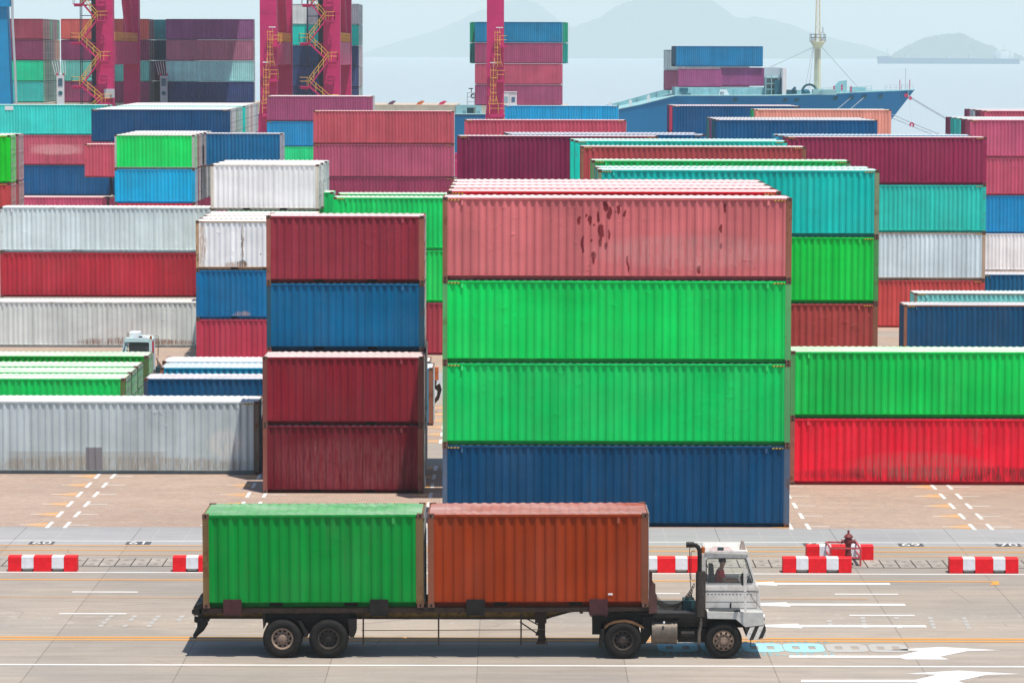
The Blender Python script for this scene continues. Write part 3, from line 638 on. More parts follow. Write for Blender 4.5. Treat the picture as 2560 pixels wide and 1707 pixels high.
rect(a, -120, 120, 96.83, 97.04); rect(a, -120, 120, 96.42, 96.63)
struct(a.build("lane_lines_orange", OL))
a = MB(); rect(a, -120, 120, 113.0, 113.14); rect(a, -120, 10.9, 104.03, 104.14); struct(a.build("lane_lines_faded_orange", OF))
# light blue lane numbers lying on their side, with square holes
def eight(mb, x0, x1, y0, y1, z=0.008):
    n = 6; r = min((x1-x0), (y1-y0))*0.28; out = []
    for cx, cy, a0 in ((x1-r, y1-r, 0), (x0+r, y1-r, 90), (x0+r, y0+r, 180), (x1-r, y0+r, 270)):
        out += [(cx+r*math.cos(math.radians(a0+90*k/n)), cy+r*math.sin(math.radians(a0+90*k/n))) for k in range(n+1)]
    yc = (y0+y1)/2; h = (y1-y0)*0.17; xc = (x0+x1)/2; hw = (x1-x0)*0.09; q1, q2 = x0+(x1-x0)*0.30, x0+(x1-x0)*0.70
    # ring pieces as bars around two holes
    top = [p for p in out if p[1] >= yc+h-1e-6]; bot = [p for p in out if p[1] <= yc-h+1e-6]
    mb.sheet([(x1, yc+h)]+top+[(x0, yc+h)], z); mb.sheet([(x0, yc-h)]+bot+[(x1, yc-h)], z)
    for e0, e1 in ((x0, q1-hw), (q1+hw, q2-hw), (q2+hw, x1)): rect(mb, e0, e1, yc-h, yc+h, z)
a = MB()
for x0 in (4.10, 5.32, 6.48, 7.64): eight(a, x0, x0+1.13, 94.72, 96.15)
for j in range(26):
    for yy in (94.20, 94.38, 94.56, 96.28, 96.40):
        if rnd.random() < .75: rect(a, 4.1+j*.19, 4.1+j*.19+.10, yy, yy+.07)
struct(a.build("lane_numbers_light_blue", CY))
a = MB(); eight(a, 8.83, 9.98, 94.72, 96.1); eight(a, 10.03, 11.1, 94.72, 96.1)
for x0 in (-12.0, -11.3, -10.6, -9.9, -9.2, 9.2, 10.2, 11.2, 12.2, 13.2, 14.0):
    for j in range(4):
        if rnd.random() < .8: a.sheet([(x0+.03*j, 98.7+j*.55), (x0+.14+.03*j, 98.7+j*.55), (x0+.16+.03*j, 99.1+j*.55), (x0+.02+.03*j, 99.1+j*.55)], .0075)
struct(a.build("worn_paint_marks", FW))
# container slot marks on the paving
so, sw = MB(), MB()
for bx in (-22.9, -16.08, -9.72, -2.85, 10.02, 16.43, 23.1):
    for y0, n in ((120.25, 7), (146.6, 6)):
        for i in range(n):
            yy = y0+2.80*i
            so.sheet([(bx-1.18, yy+.06), (bx-.30, yy+.10), (bx-.30, yy+.55)], .008); so.sheet([(bx-1.18, yy-.06), (bx-.30, yy-.55), (bx-.30, yy-.10)], .008)
            rect(sw, bx-1.25, bx-.30, yy-.055, yy+.055, .0085); rect(sw, bx-.27, bx-.13, yy-.78, yy+.78, .008)
            rect(sw, bx+.35, bx+.49, yy-.78, yy+.78, .008); rect(sw, bx+.49, bx+1.2, yy-.05, yy+.05, .008)
struct(so.build("slot_marks_orange", paint_line("slot_paint_orange", (0.66, 0.34, 0.10), 0.8))); struct(sw.build("slot_marks_white", SWL))
# numbered pads along the runway
def text_mesh(s, size, bold=0.0):
    cu = bpy.data.curves.new("lettering", 'FONT'); cu.body = s; cu.size = size; cu.align_x = 'CENTER'; cu.align_y = 'CENTER'; cu.offset = bold; cu.resolution_u = 4
    o = bpy.data.objects.new("lettering", cu); C.objects.link(o); dg = bpy.context.evaluated_depsgraph_get()
    me = bpy.data.meshes.new_from_object(o.evaluated_get(dg)); bpy.data.objects.remove(o); bpy.data.curves.remove(cu); return me
pad = MB(); letters = []
for s, cx in (("60", -15.94), ("61", -12.66), ("62", -9.38), ("66", 3.66), ("67", 6.98), ("68", 10.32), ("69", 13.55), ("70", 16.86)):
    rect(pad, cx-.42, cx+.42, 115.40, 116.10, .008); letters.append((s, cx))
struct(pad.build("number_pads", DK))
for s, cx in letters:
    me = text_mesh(s, 0.92, 0.0); me.materials.clear(); me.materials.append(WL)
    o = put("pad_number", me, None, (cx, 115.76, .012)); o.scale = (0.74, 0.92, 1); struct(o)
# drain covers
COVER = plain("drain_cover_concrete", (0.36, 0.325, 0.29), 0.85, 0, 0.3, 1.4, dirt=0.25, dirtcol=(0.22, 0.20, 0.18)); DARKGAP = M['hole']
dc = MB(); dg_ = MB(); rect(dg_, -60, 60, 110.50, 112.26, .004)
for i in range(160):
    x0 = -42.0+i*0.52
    dc.box(x0+.018, x0+.502, 110.53, 112.23, 0.004, 0.016)
    for yy in (110.95, 111.8): dc.box(x0+.19, x0+.33, yy-.05, yy+.05, .016, .0175, 1)
struct(dg_.build("drain_channel", DARKGAP)); struct(dc.build("drain_covers", [COVER, plain("lift_hole_dark", (.10, .09, .08), .9)]))

# ------------------------------------------------------------------ red and white blocks
def block(x0, y0, label, wear=0):
    r = MB(); secs = ((0, .43, 0), (.43, .82, 1), (.82, 1.40, 0), (1.40, 1.79, 1), (1.79, 2.21, 0))
    for a0, a1, mi in secs:
        zb = 0.0 if mi == 0 else 0.10
        prof = [(0.0+.012*zb/.1*0, zb), (0.03, 0.46), (0.05, 0.49), (0.42, 0.49), (0.44, 0.46), (0.47, zb)]
        r.prism([(p[0]+(0.0 if mi == 0 else .004), p[1]) for p in prof], a0, a1, 'x', mi)
        if mi: r.box(a0+.03, a1-.03, .06, .41, .03, .10, 2)
    o = r.build("concrete_barrier", [M['red_block'], M['white_block'], M['concrete_raw']], None, (x0, y0, 0.0))
    bv = o.modifiers.new("bevel", 'BEVEL'); bv.width = 0.012; bv.segments = 2
    tag(o, label, "barrier", "red and white concrete barriers"); return o
block(-16.15, 109.32, "red and white concrete barrier standing whole behind the truck's tail beside the drain covers")
block(-10.87, 109.32, "red and white concrete barrier half hidden by the green container on the trailer")
block(3.86, 109.36, "red and white concrete barrier between the orange brown container and the white cab")
block(8.71, 109.40, "red and white concrete barrier in front of the hydrant")
block(9.70, 112.15, "red and white concrete barrier behind the hydrant")
block(14.06, 109.38, "red and white concrete barrier standing alone near the end of the orange line")

# hydrant and its guard frame
hx, hy = 10.98, 111.2
h = thing("fire_hydrant", "dark red fire hydrant standing between two red and white barriers", "hydrant", (hx, hy, 0))
hb = MB(); hb.lathe([(0.17, 0), (0.17, .06), (0.11, .09), (0.10, .30), (0.115, .31)], 0, 0, 18); hb.build("hydrant_base", M['black'], h, smooth=True)
hb = MB(); hb.lathe([(0.115, .31), (0.115, .36), (0.095, .37), (0.092, .66), (0.125, .70), (0.128, .84), (0.105, .88), (0.105, .90)], 0, 0, 18); hb.build("hydrant_barrel", M['hydrant'], h, smooth=True)
hb = MB(); hb.lathe([(0.15, .90), (0.155, .925), (0.12, .97), (0.06, 1.02), (0.035, 1.03), (0.035, 1.10), (0.045, 1.10), (0.03, 1.14)], 0, 0, 18); hb.build("hydrant_cap", M['hydrant'], h, smooth=True)
for sx in (-1, 1):
    hb = MB(); hb.cyl((sx*.10, 0, .77), (sx*.19, 0, .77), .055, 12); hb.cyl((sx*.19, 0, .77), (sx*.23, 0, .77), .075, 6); hb.build("outlet", M['hydrant'], h, smooth=True)
    hb = MB(); hb.tube([(sx*.235, -.01, .75), (sx*.25, -.02, .62), (sx*.20, -.02, .50), (sx*.12, -.03, .52)], .006, 5); hb.build("chain", M['black'], h)
hb = MB(); hb.cyl((0, -.10, .77), (0, -.17, .77), .05, 12); hb.build("outlet", M['hydrant'], h, smooth=True)
gf = MB()
gx0, gx1, gy0, gy1 = -.62, .36, -.38, 1.05
for gx in (gx0, gx1):
    for gy in (gy0, gy1): gf.box(gx-.03, gx+.03, gy-.03, gy+.03, 0, .62)
for z0, z1 in ((.57, .62), (.27, .32)):
    for gy in (gy0, gy1): gf.box(gx0+.031, gx1-.031, gy-.024, gy+.024, z0, z1)
    for gx in (gx0, gx1): gf.box(gx-.024, gx+.024, gy0+.031, gy1-.031, z0, z1)
tag(gf.build("hydrant_guard", M['guard_red'], None, (hx, hy, 0)), "low red pipe guard frame around the hydrant", "guard rail")

# ------------------------------------------------------------------ wheels
def wheel(parent, x, y, z, r=0.525, wdt=0.29, face=-1, rim='rim_dark', style=0):
    """tyre with a bulged side wall, dished rim with holes, hub; FACE is the side it looks to"""
    t = MB(); F = face
    def Yv(a): return a if F < 0 else -a
    prof = [(r*.56, .03), (r*.60, .0), (r*.72, -.022), (r*.84, -.024), (r*.93, .004), (r*.985, .035), (r, .06), (r, wdt-.06), (r*.985, wdt-.03), (r*.9, wdt), (r*.6, wdt), (r*.56, wdt-.03)]
    t.lathe_y([(a, Yv(b)) for a, b in prof], 0, 0, 40)
    for k in range(40):                                    # tread blocks
        a = 2*PI*(k+.5)/40; ca, sa = math.cos(a), math.sin(a); da = .052
        for b0, b1 in ((.065, wdt*.48), (wdt*.53, wdt-.065)):
            vs_ = []
            for rr in (r-.004, r+.010):
                for aa in (a-da, a+da):
                    for bb in (b0, b1): vs_.append((rr*math.cos(aa), Yv(bb), rr*math.sin(aa)))
            t.add(vs_, [(4,5,7,6),(0,1,5,4),(2,6,7,3),(0,4,6,2),(1,3,7,5)])
    to = t.build("wheel", M['rubber'], parent, (x, y, z), True)
    q = MB()
    if style == 0: pr = [(r*.575, .022), (r*.555, .0), (r*.52, .004), (r*.49, .03), (r*.46, .10), (r*.42, .105), (r*.30, .085), (r*.22, .06), (r*.20, .03), (r*.12, .015), (0.001, .013)]
    elif style == 1: pr = [(r*.575, .022), (r*.555, -.004), (r*.51, .0), (r*.485, .05), (r*.46, .13), (r*.38, .15), (r*.24, .15), (r*.17, .13), (r*.16, .09), (0.001, .085)]
    else: pr = [(r*.575, .022), (r*.56, -.002), (r*.53, .0), (r*.50, .02), (r*.47, -.02), (r*.36, -.045), (r*.30, -.02), (r*.20, -.03), (r*.17, -.07), (0.001, -.075)]
    q.lathe_y([(a, Yv(b)) for a, b in pr], 0, 0, 32)
    ro = q.build("rim", M[rim], to, smooth=True)
    n = 10; hm = MB(); depth = {0: .092, 1: .148, 2: -.040}[style]
    for k in range(n):
        a = 2*PI*k/n; rr = r*(.40 if style != 2 else .435)
        hm.cyl((rr*math.cos(a), Yv(depth-.012), rr*math.sin(a)), (rr*math.cos(a), Yv(depth+.02), rr*math.sin(a)), r*.062, 10)
    hm.build("vent_holes", M['hole'], ro)
    nm = MB()
    for k in range(n):
        a = 2*PI*(k+.5)/n; rr = r*.285
        nm.cyl((rr*math.cos(a), Yv(depth-.035), rr*math.sin(a)), (rr*math.cos(a), Yv(depth), rr*math.sin(a)), .016, 6)
    nm.build("wheel_nuts", M['rim_dark'], ro)
    return to
def zx(px): return px/299.2                              # traced from the side view: 299 px to the metre
def zz(py): return (1372-py)/296.5
def zx6(px): return (px/3.2875-640)/91.0
def zx5(px): return (px/3.2875-1280)/91.0
def Q(pts): return [(zx(a), zz(b)) for a, b in pts]
TY = 93.60                                               # near side of the road train
# ------------------------------------------------------------------ trailer
tr = thing("container_trailer", "grimy brown skeletal trailer carrying the green and orange brown containers", "trailer", (0, TY, 0))
for yb in (0.55, 1.70):
    beam = MB(); y0, y1 = yb, yb+.02
    prof = [(zx5(1655), 1.345), (zx5(1655), 1.045), (zx(285), 1.045), (zx(330), 1.10), (zx(470), 1.23), (zx(640), 1.325), (zx(1130), 1.345), (zx(1130), 1.405), (zx(0), 1.375)]
    beam.prism(prof, yb, yb+.02, 'y', 0)
    beam.prism([(zx5(1660), 1.045), (zx5(1660), 1.015), (zx(285), 1.015), (zx(335), 1.075), (zx(475), 1.205), (zx(645), 1.30), (zx(645), 1.325), (zx(470), 1.232), (zx(330), 1.102), (zx(283), 1.047)], yb-.08, yb+.10, 'y', 1)
    beam.prism([(zx5(1660), 1.30), (zx(1135), 1.375), (zx(1135), 1.405), (zx5(1660), 1.345)], yb-.085, yb+.105, 'y', 1)
    beam.build("main_beam", [M['yellow_worn'], M['chassis']], tr)
side = MB()
side.prism([(zx5(1640), 1.235), (zx(640), 1.305), (zx(1130), 1.335), (zx(1130), 1.435), (zx5(1640), 1.372)], 0.02, 0.10, 'y', 0)
side.prism([(zx5(1640), 1.235), (zx(640), 1.305), (zx(1130), 1.335), (zx(1130), 1.435), (zx5(1640), 1.372)], 2.34, 2.42, 'y', 0)
for k in range(11):
    xx = -8.2+k*1.12; side.box(xx, xx+.09, .101, 2.339, 1.20+.005*k, 1.30+.005*k)
side.build("side_rail", M['chassis'], tr)
for px0, px1, f, py0, py1, mt in ((1840, 1990, zx5, 888, 1020, 'maroon_steel'), (940, 1092, zx6, 884, 1017, 'black'), (1733, 1886, zx6, 882, 1012, 'black'), (640, 792, zx, 877, 1010, 'maroon_steel')):
    gp = MB(); gp.box(f(px0), f(px1), -.050, -.022, zz(py1), zz(py0)); gp.box(f(px0)+.03, f(px0)+.06, -.022, .10, zz(py1)-.05, zz(py1)+.10); gp.box(f(px1)-.06, f(px1)-.03, -.022, .10, zz(py1)-.05, zz(py1)+.10)
    gp.box(f(px0)+.04, f(px1)-.04, -.058, -.050, zz(py1)+.04, zz(py1)+.06); gp.build("corner_guide", M[mt], tr)
for f, px in ((zx6, 885), (zx6, 1505), (zx, 80)):
    up = MB(); up.box(f(px)-.022, f(px)+.022, .06, .10, .36, 1.25); up.build("side_guard_post", M['chassis'], tr)
bar = MB(); bar.cyl((zx6(870), .08, .765), (zx(275), .08, .800), .011, 6); bar.cyl((zx6(820), .08, .375), (zx(290), .08, .385), .009, 6); bar.build("side_guard_rail", M['chassis'], tr)
for yb in (.40, 1.86):
    lg = MB(); lg.box(zx(222), zx(280), yb, yb+.16, .38, 1.35); lg.box(zx(195), zx(290), yb-.05, yb+.21, .93, 1.35)
    lg.prism(Q([(218, 1240), (270, 1240), (285, 1272), (203, 1272)]), yb-.04, yb+.20); lg.build("landing_leg", M['chassis'], tr)
br = MB(); br.cyl((zx(70), .48, .95), (zx(225), .48, .60), .022, 6); br.cyl((zx(130), .48, 1.03), (zx(222), .48, .86), .018, 6); br.cyl((zx(255), .35, .85), (zx(298), .33, .33), .014, 6); br.build("landing_brace", M['chassis'], tr)
bg_ = MB()
bg_.box(zx6(60), zx6(818), .34, .40, .93, 1.30); bg_.box(zx6(60), zx6(818), 2.04, 2.10, .93, 1.30)
for cx in (-6.30, -5.03): bg_.cyl((cx, .30, .53), (cx, 2.14, .53), .085, 10)
bg_.prism([(-6.55, .60), (-4.78, .60), (-4.9, .88), (-5.66, .98), (-6.4, .88)], .50, .60); bg_.prism([(-6.55, .60), (-4.78, .60), (-4.9, .88), (-5.66, .98), (-6.4, .88)], 1.84, 1.94)
bg_.build("bogie_frame", M['black'], tr)
mf = MB(); mf.prism([(zx6(760), 1.10), (zx6(826), 1.10), (zx6(826), .72), (zx6(808), .58), (zx6(772), .585)], .05, .60); mf.build("mudguard", M['black'], tr)
mf = MB(); mf.prism([(zx6(345), 1.04), (zx6(372), 1.04), (zx6(432), .70), (zx6(428), .59), (zx6(395), .575), (zx6(398), .70)], .05, .60); mf.build("mudguard", M['black'], tr)
mf = MB(); mf.prism([(zx6(55), 1.25), (zx6(80), 1.25), (zx6(74), .86), (zx6(62), .80)], .05, .60); mf.build("mudguard", M['black'], tr)
for i, cx in enumerate((-6.30, -5.03)):
    wheel(tr, cx, .0, .535, .530, .29, -1, 'rim' if i == 0 else 'rim_dark', i); wheel(tr, cx, .31, .535, .530, .28, -1)
    wheel(tr, cx, 2.44, .535, .530, .29, 1, 'rim', i); wheel(tr, cx, 2.13, .535, .530, .28, 1)
rb = MB()
rb.box(zx5(1592), zx5(1662), .02, 2.42, 1.18, 1.40)
rb.prism([(zx5(1598), 1.40), (zx5(1662), 1.40), (zx5(1662), 1.52), (zx5(1612), 1.47)], .02, .22); rb.prism([(zx5(1598), 1.40), (zx5(1662), 1.40), (zx5(1662), 1.52), (zx5(1612), 1.47)], 2.22, 2.42)
rb.box(zx5(1580), zx5(1592), .02, .16, 1.22, 1.33); rb.build("rear_cross_beam", M['black'], tr)
for yb in (.35, 1.95):
    hk = MB(); hk.prism([(zx5(1590), 1.09), (zx5(1690), 1.04), (zx5(1702), .88), (zx5(1668), .70), (zx5(1632), .60), (zx5(1600), .50), (zx5(1584), .52), (zx5(1588), .62), (zx5(1612), .68), (zx5(1614), .92), (zx5(1590), .94)], yb, yb+.14); hk.box(zx5(1620), zx5(1660), yb+.02, yb+.12, .98, 1.19); hk.build("bumper_arm", M['black'], tr)
bb = MB(); bb.box(zx5(1584), zx5(1608), .20, 2.24, .52, .62); bb.build("rear_bumper", M['black'], tr)
hd = MB(); hd.prism(Q([(1132, 805), (1164, 745), (1184, 760), (1184, 828), (1197, 852), (1197, 992), (1132, 1000)]), .02, .20); hd.prism(Q([(1132, 805), (1164, 745), (1184, 760), (1184, 828), (1197, 852), (1197, 992), (1132, 1000)]), 2.24, 2.42)
hd.box(zx(1140), zx(1190), .201, 2.239, 1.30, 1.55); hd.build("front_headboard", plain("headboard_maroon", (.10, .045, .042), .65, 0, .3, 4, dirt=.4), tr)
pp_ = MB(); pp_.prism(Q([(640, 1015), (668, 990), (1130, 968), (1130, 998), (860, 1003)]), .35, 2.09); pp_.build("coupler_plate", M['black'], tr)
t1 = cont(20, 's', -8.47, TY, 1.385, (0, 138, 62), "darker green container with rust brown corner posts on the trailer's tail", .7, (0.19, 0.12, 0.055), True, hazard=False, group="containers on the road trailer", tilt=-.0050, roof=ROOF_CLEAN)
t2 = cont(20, 's', -2.29, TY, 1.415, (146, 62, 41), "orange brown container with faded pink roof on the trailer, next to the white cab", .5, (0.24, 0.085, 0.05), True, hazard=False, group="containers on the road trailer", tilt=-.0050, roof=ROOF_CLEAN)
tg = MB().box(zx(795)-(-2.29), zx(833)-(-2.29), -.001, .010, .335, .385); tg.build("white_tag", M['lamp_white'], t2)

# ------------------------------------------------------------------ yard tractor
def tractor(name_label, loc, body='cab_white', flip=False, detail=True, loaded=True):
    R = thing("yard_tractor", name_label, "truck", loc); R.scale = (-1 if flip else 1, 1, 1)
    B = M[body]
    ch = MB()
    for yb in (.62, 1.58): ch.box(zx(675), zx(1990), yb, yb+.22, .78, 1.08)
    ch.box(zx(668), zx(1180), .36, 2.08, .98, 1.235); ch.box(zx(668), zx(740), .36, .60, .62, 1.0); ch.box(zx(1170), zx(1605), .10, 2.34, 1.13, 1.245)
    ch.box(zx(1060), zx(1610), .30, .36, .86, 1.13); ch.box(zx(1370), zx(1600), .12, .30, 1.02, 1.13)
    for k in range(5): ch.box(zx(1080+k*118), zx(1092+k*118), .22, .30, .84, 1.13)
    ch.cyl((zx(1400), .24, .66), (zx(1510), .24, .66), .11, 12)
    ch.prism(Q([(1070, 1110), (1190, 1110), (1165, 1170), (1105, 1262), (1070, 1262)]), .30, .55)
    ch.box(zx(1375), zx(1600), .25, 1.2, .43, .80)
    for cx in (3.07, 5.84): ch.cyl((cx, .3, .515), (cx, 2.14, .515), .09, 10)
    ch.build("chassis_frame", M['black'], R)
    dp = MB(); dp.box(zx(1185), zx(1600), .12, 2.32, 1.246, 1.262); dp.build("deck_plate", plain("deck_plate_grey", (.06, .06, .062), .6, .2, .4, 6, dirt=.4), R)
    tk = MB(); tk.cyl((zx(1158), .37, .70), (zx(1352), .37, .70), .335, 24)
    for a_, b_2 in ((1318, 1334), (1348, 1366), (1158, 1172)): tk.cyl((zx(a_), .37, .70), (zx(b_2), .37, .70), .350, 24)
    tko = tk.build("fuel_tank", M['tank'], R, smooth=True)
    MB().cyl((zx(1256), .06, 1.03), (zx(1256), .02, .985), .03, 10).build("filler_cap", M['bar'], tko)
    if not flip:
     mu = MB(); mu.cyl((zx(1558), .16, 1.17), (zx(1558), .16, 2.36), .138, 20); mu.cyl((zx(1558), .16, 2.33), (zx(1558), .16, 2.415), .125, 20)
     muo = mu.build("exhaust_muffler", striped("muffler_mesh_dark", (.016, .015, .015), (.045, .034, .028), 40, .5, 1.0), R, smooth=True)
     ep = MB(); ep.tube([(zx(1548), .16, 2.40), (zx(1548), .16, 2.85), (zx(1546), .16, 2.98), (zx(1536), .16, 3.08), (zx(1515), .16, 3.135), (zx(1485), .16, 3.15), (zx(1460), .16, 3.15)], .062, 12)
     ep.cyl((zx(1500), .16, 3.15), (zx(1436), .16, 3.15), .078, 12); ep.build("exhaust_pipe", M['black'], muo, smooth=True)
     lp = MB(); lp.tube([(zx(1565), .16, 1.16), (zx(1562), .16, .95), (zx(1548), .16, .72), (zx(1548), .16, .43)], .05, 8); lp.build("exhaust_pipe", M['tank'], muo, smooth=True)
    # fender strips
    fe = MB(); cx, cz = 3.09, .30; pts = []
    outer = [(765, 1112), (800, 1082), (850, 1062), (930, 1052), (1000, 1066), (1050, 1090), (1085, 1110), (1092, 1116)]
    inner = [(1092, 1124), (1060, 1112), (1000, 1084), (930, 1068), (850, 1078), (800, 1098), (775, 1124)]
    fe.prism(Q(outer+inner), .0, .62); fe.prism(Q(outer+inner), 1.82, 2.44); fe.build("rear_fender", plain("fender_brown_edge", (.16, .085, .04), .6, 0, .4, 5, dirt=.6), R)
    fl = MB(); fl.prism(Q([(738, 1130), (768, 1118), (764, 1200), (752, 1292), (722, 1278)]), .02, .60); fl.build("mud_flap", M['rubber'], R)
    wheel(R, 3.07, .0, .515, .512, .29, -1, 'rim_dark', 0); wheel(R, 3.07, .31, .515, .512, .28, -1); wheel(R, 3.07, 2.44, .515, .512, .29, 1, 'rim_dark', 0); wheel(R, 3.07, 2.13, .515, .512, .28, 1)
    wheel(R, 5.84, .06, .505, .505, .30, -1, 'rim', 2); wheel(R, 5.84, 2.40, .505, .505, .30, 1, 'rim', 2)
    # cab: lower shell, pillars, roof; open windows with panes
    c0, c1 = .38, 1.90
    cab = MB()
    low = Q([(1592, 985), (1595, 762), (2004, 762), (2042, 800), (2050, 850), (2060, 965), (2060, 985)])
    cab.prism(low, c0, c0+.05); cab.prism(low, c1-.05, c1)
    cab.prism(Q([(1592, 985), (1595, 762), (1612, 762), (1612, 985)]), c0+.05, c1-.05)
    cab.prism(Q([(2004, 762), (2042, 800), (2050, 850), (2060, 965), (2060, 985), (2040, 985), (2036, 860), (2026, 810), (1990, 770)]), c0+.05, c1-.05)
    cab.box(zx(1613), zx(2039), c0+.051, c1-.051, zz(985), zz(975))
    for y0, y1 in ((c0, c0+.05), (c1-.05, c1)):
        cab.prism(Q([(1566, 762), (1566, 520), (1612, 520), (1612, 560), (1606, 590), (1606, 762)]), y0, y1)
        cab.prism(Q([(1930, 545), (1952, 532), (2016, 762), (1994, 762)]), y0, y1)
        cab.prism(Q([(1612, 520), (1952, 520), (1955, 540), (1930, 556), (1612, 556)]), y0, y1)
    for y0, y1 in ((c0+.05, c0+.16), (c1-.16, c1-.05)): cab.prism(Q([(1566, 762), (1566, 520), (1580, 520), (1580, 762)]), y0, y1)
    cab.prism(Q([(1566, 762), (1566, 985), (1593, 985), (1593, 762)]), c0, c1)
    cab.prism(Q([(1566, 556), (1566, 520), (1611, 520), (1611, 556)]), c0+.05, c1-.05)
    cb = cab.build("cab", B, R); bv = cb.modifiers.new("bevel", 'BEVEL'); bv.width = .008; bv.segments = 2; bv.limit_method = 'ANGLE'
    rf = MB(); rf.prism(Q([(1590, 519), (1594, 503), (1612, 495), (1930, 495), (1950, 503), (1952, 526), (1940, 531), (1612, 519)]), c0-.03, c1+.03)
    rfo = rf.build("cab_roof", B, R); bv = rfo.modifiers.new("bevel", 'BEVEL'); bv.width = .015; bv.segments = 2; bv.limit_method = 'ANGLE'
    rs = MB()
    for k in range(5): rs.box(zx(1625+k*9), zx(1830-k*6), .36+k*.17, .40+k*.17, zz(495)+.001, zz(495)+.004)
    rs.build("roof_lettering_worn", plain("worn_red_lettering", (.55, .22, .22), .6, 0, .3, 7), rfo)
    MB().box(zx(1700), zx(1750), c0+.02, c0+.16, zz(495)+.001, zz(495)+.07).build("roof_lamp", M['teal_box'], rfo)
    bk = MB(); bk.prism([(zx(1885), zz(495)), (zx(1936), zz(495)), (zx(1918), zz(425)), (zx(1902), zz(425))], .55, .80); bk.build("siren_bracket", plain("siren_pinkish", (.42, .34, .30), .6, 0, .2, 4, dirt=.4), rfo)
    bc = MB(); bc.cyl((zx(1580), c0+.10, zz(519)), (zx(1580), c0+.10, zz(474)), .058, 14); bc.cyl((zx(1580), c0+.10, zz(474)), (zx(1580), c0+.10, zz(468)), .058, 14, .03); bc.build("beacon", M['amber'], R, smooth=True)
    if flip:
        ru = MB(); ru.box(zx(1750), zx(1900), c0+.25, c1-.35, zz(495)+.001, zz(495)+.24); ruo = ru.build("roof_unit", M['ship_white'], rfo); bv = ruo.modifiers.new("bevel", 'BEVEL'); bv.width = .04; bv.segments = 2
        inn = MB(); inn.box(zx(1625), zx(1930), c1-.35, c1-.30, zz(762), zz(560)); inn.build("cab_interior", M['seat_dark'], rfo)
        vz = MB(); vz.prism(Q([(1600, 560), (1600, 500), (1950, 500), (1960, 520), (1948, 556)]), c0-.035, c0-.02); vz.build("roof_fascia", B, rfo)
    # side windows
    win = Q([(1620, 560), (1920, 560), (1936, 570), (1990, 738), (1985, 752), (1975, 757), (1622, 757), (1608, 745), (1606, 575)])
    for yg in (c0-.004, c1-.008):
        gl = MB(); gl.prism(win, yg+.014, yg+.018); go = gl.build("side_window", M['glass'], R)
        fr = MB(); pts = [(p[0], yg, p[1]) for p in win]; fr.tube(pts+[pts[0], pts[1]], .013, 6); fr.build("window_gasket", M['gasket'], go)
    ws = MB(); ws.prism(Q([(1955, 545), (1958, 545), (2014, 760), (2010, 760)]), c0+.06, c1-.06); ws.build("windshield", M['glass'], R)
    bw = MB(); bw.prism(Q([(1570, 560), (1573, 560), (1573, 760), (1570, 760)]), c0+.17, c1-.17); bw.build("rear_window", M['glass'], R)
    # seams, louvres, handle
    sm = MB()
    for py, x0, x1 in ((829, 1606, 2012), (917, 1606, 2026), (968, 1606, 2030)): sm.box(zx(x0), zx(x1), c0-.004, c0-.001, zz(py)-.006, zz(py)+.004)
    sm.box(zx(2026)-.003, zx(2026)+.003, c0-.004, c0-.001, zz(968), zz(829)); sm.build("door_seam", M['gasket'], cb)
    lv = MB()
    for k in range(13):
        px = 1618+k*29.5
        if 1890 < px < 1935: continue
        lv.box(zx(px), zx(px+14), c0-.005, c0-.001, zz(858), zz(852))
    lv.build("louvres", M['seat_dark'], cb)
    hn = MB(); hn.box(zx(1804), zx(1816), c0-.02, c0-.004, zz(965), zz(925)); hn.build("door_handle", M['gasket'], cb)
    up = MB(); up.prism(Q([(1598, 792), (2030, 792), (2042, 812), (2044, 822), (1598, 822)]), c0-.018, c0-.001); up.build("belt_panel", B, cb)
    # ledge, fender, bumper
    fd = MB(); f_out = Q([(1607, 978), (2072, 986), (2078, 1090), (1925, 1108), (1846, 1042), (1612, 1038)])
    fd.prism(f_out, -.01, 2.45); fo = fd.build("front_fender", M['cab_grey'] if body == 'cab_white' else B, R); bv = fo.modifiers.new("bevel", 'BEVEL'); bv.width = .012; bv.segments = 2; bv.limit_method = 'ANGLE'
    st_ = MB(); st_.box(zx(1625), zx(1885), .02, .375, zz(977), zz(977)+.008); st_.build("step_tread", M['seat_dark'], fo)
    bp = MB(); bp.prism(Q([(1926, 1114), (2088, 1092), (2094, 1110), (2092, 1196), (1962, 1216), (1934, 1190)]), .0, 2.44); bpo = bp.build("front_bumper", M['hazard_bw'], R)
    hl = MB(); hl.cyl((zx(2075), .30, zz(1040)), (zx(2090), .30, zz(1040)), .09, 14); hl.build("headlight", M['bar'], R, smooth=True)
    hl = MB(); hl.cyl((zx(2075), 2.14, zz(1040)), (zx(2090), 2.14, zz(1040)), .09, 14); hl.build("headlight", M['bar'], R, smooth=True)
    rd = MB(); rd.cyl((zx(1972), .02, zz(1212)), (zx(1966), .02, zz(1268)), .012, 6); rd.build("earth_rod", M['black'], bpo)
    # mirror arm
    ma = MB(); ma.prism(Q([(1902, 618), (1912, 608), (1924, 614), (1930, 640), (1930, 800), (1924, 808), (1908, 806), (1904, 790)]), -.16, -.11); ma.box(zx(1913), zx(1930), -.150, -.115, zz(985), zz(806)); mao = ma.build("mirror_arm", B, R)
    mi = MB(); mi.prism(Q([(1880, 690), (1886, 665), (1900, 655), (1901, 755), (1886, 748)]), -.30, -.08); mi.build("mirror", M['gasket'], mao)
    mb2 = MB(); mb2.tube([(zx(1925), -.13, zz(615)), (zx(1935), .02, zz(602))], .012, 6); mb2.tube([(zx(1935), -.13, zz(795)), (zx(1990), -.05, zz(880)), (zx(2060), .05, zz(968))], .009, 6); mb2.build("grab_rod", M['tank'], mao)
